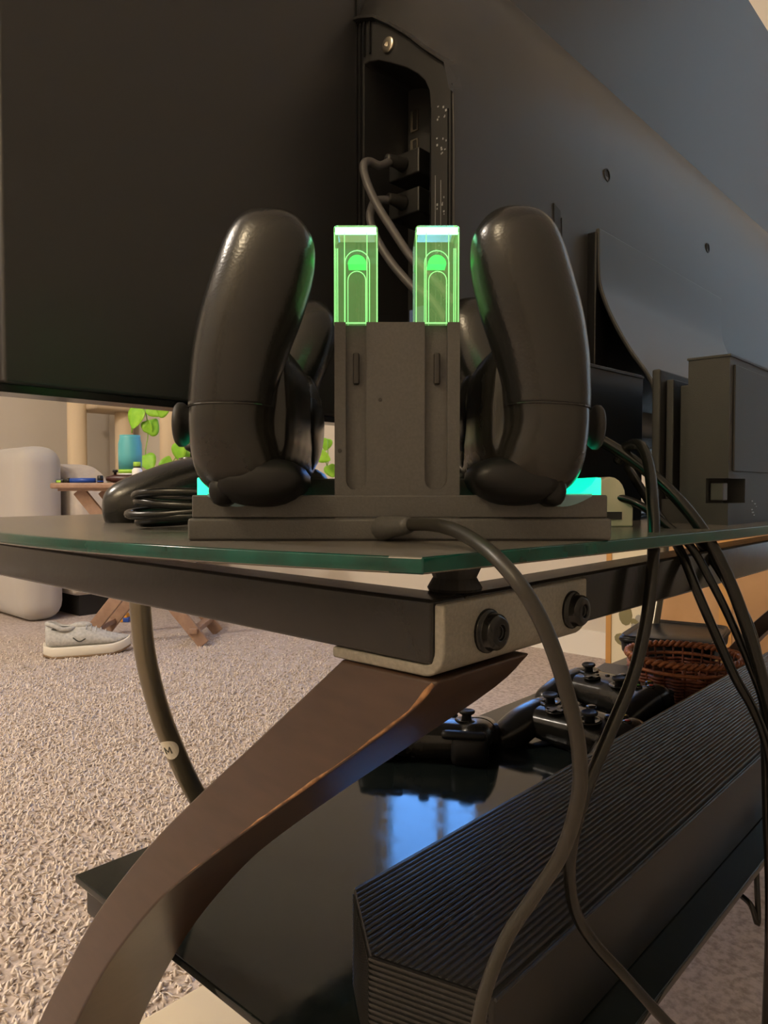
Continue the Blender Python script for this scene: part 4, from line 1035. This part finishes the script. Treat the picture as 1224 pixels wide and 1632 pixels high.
cbx = thing('cardboard_box', 'tall brown cardboard box beside the floral canvas', 'box', (W1 - .20, .45, FLOOR))
m = MB(); m.box((W1 - .34, .27, FLOOR), (W1 - .03, .615, FLOOR + .55)); m.build('carton', 'cardboard', cbx, bevel=.003)
for y in (.27, .445):
    m = MB(); m.box((W1 - .339, y + .001, FLOOR + .55), (W1 - .031, y + .168, FLOOR + .553)); m.build('flap', 'cardboard', cbx)
m = MB(); m.box((W1 - .342, .43, FLOOR + .02), (W1 - .339, .46, FLOOR + .55)); m.build('tape', 'oak_strip', cbx)

# ------------------------------------------------------------------ lamps
def lamp_light(name, loc, energy, colr, size, parent=None):
    ld = bpy.data.lights.new(name, 'POINT'); ld.energy = energy; ld.color = colr; ld.shadow_soft_size = size
    o_ = bpy.data.objects.new(name, ld); col.objects.link(o_)
    if parent is not None:
        o_.parent = parent; o_.location = RM[parent.name].inverted() @ loc
    else: o_.location = loc
    return o_
# ceiling fitting with three bulbs over the dining side
cx_, cy_ = -1.9, .24
cl = thing('ceiling_light_offscreen', 'brass ceiling fitting with three frosted bulbs', 'ceiling light', (cx_, cy_, ZC - .25))
m = MB(); m.lathe([(0, 0), (.09, 0), (.085, -.03), (.015, -.04), (.015, -.18), (0, -.18)], (cx_, cy_, ZC), n=28); m.build('canopy', 'brass', cl, smooth=True)
for k_ in range(3):
    a = 2 * math.pi * k_ / 3 + .4; ex, ey = cx_ + .16 * math.cos(a), cy_ + .16 * math.sin(a)
    m = MB(); m.tube([(cx_, cy_, ZC - .16), (cx_ + .09 * math.cos(a), cy_ + .09 * math.sin(a), ZC - .19), (ex, ey, ZC - .15)], .007, n=8); m.build('arm', 'brass', cl, smooth=True)
    m = MB(); m.ball((ex, ey, ZC - .185), .032); m.build('bulb', 'bulb', cl, smooth=True)
    lamp_light('ceiling_bulb_%d_offscreen' % (k_ + 1), MT @ Vector((ex, ey, ZC - .25)), 22, (1, .80, .52), .03, cl)

# flush ceiling light over the living side
lx, ly = -1.05, 2.0
cf = thing('flush_light_offscreen', 'round flush ceiling light over the living side', 'ceiling light', (lx, ly, ZC - .08))
m = MB(); m.lathe([(0, 0), (.17, 0), (.17, -.025), (.16, -.03), (0, -.03)], (lx, ly, ZC), n=36); m.build('plate', 'brass', cf, smooth=True)
m = MB(); m.lathe([(.155, -.03), (.15, -.05), (.11, -.075), (0, -.085)], (lx, ly, ZC), n=36); m.build('diffuser', 'bulb', cf, smooth=True)
lamp_light('flush_light_glow_offscreen', MT @ Vector((lx, ly, ZC - .16)), 125, (1, .88, .74), .12, cf)
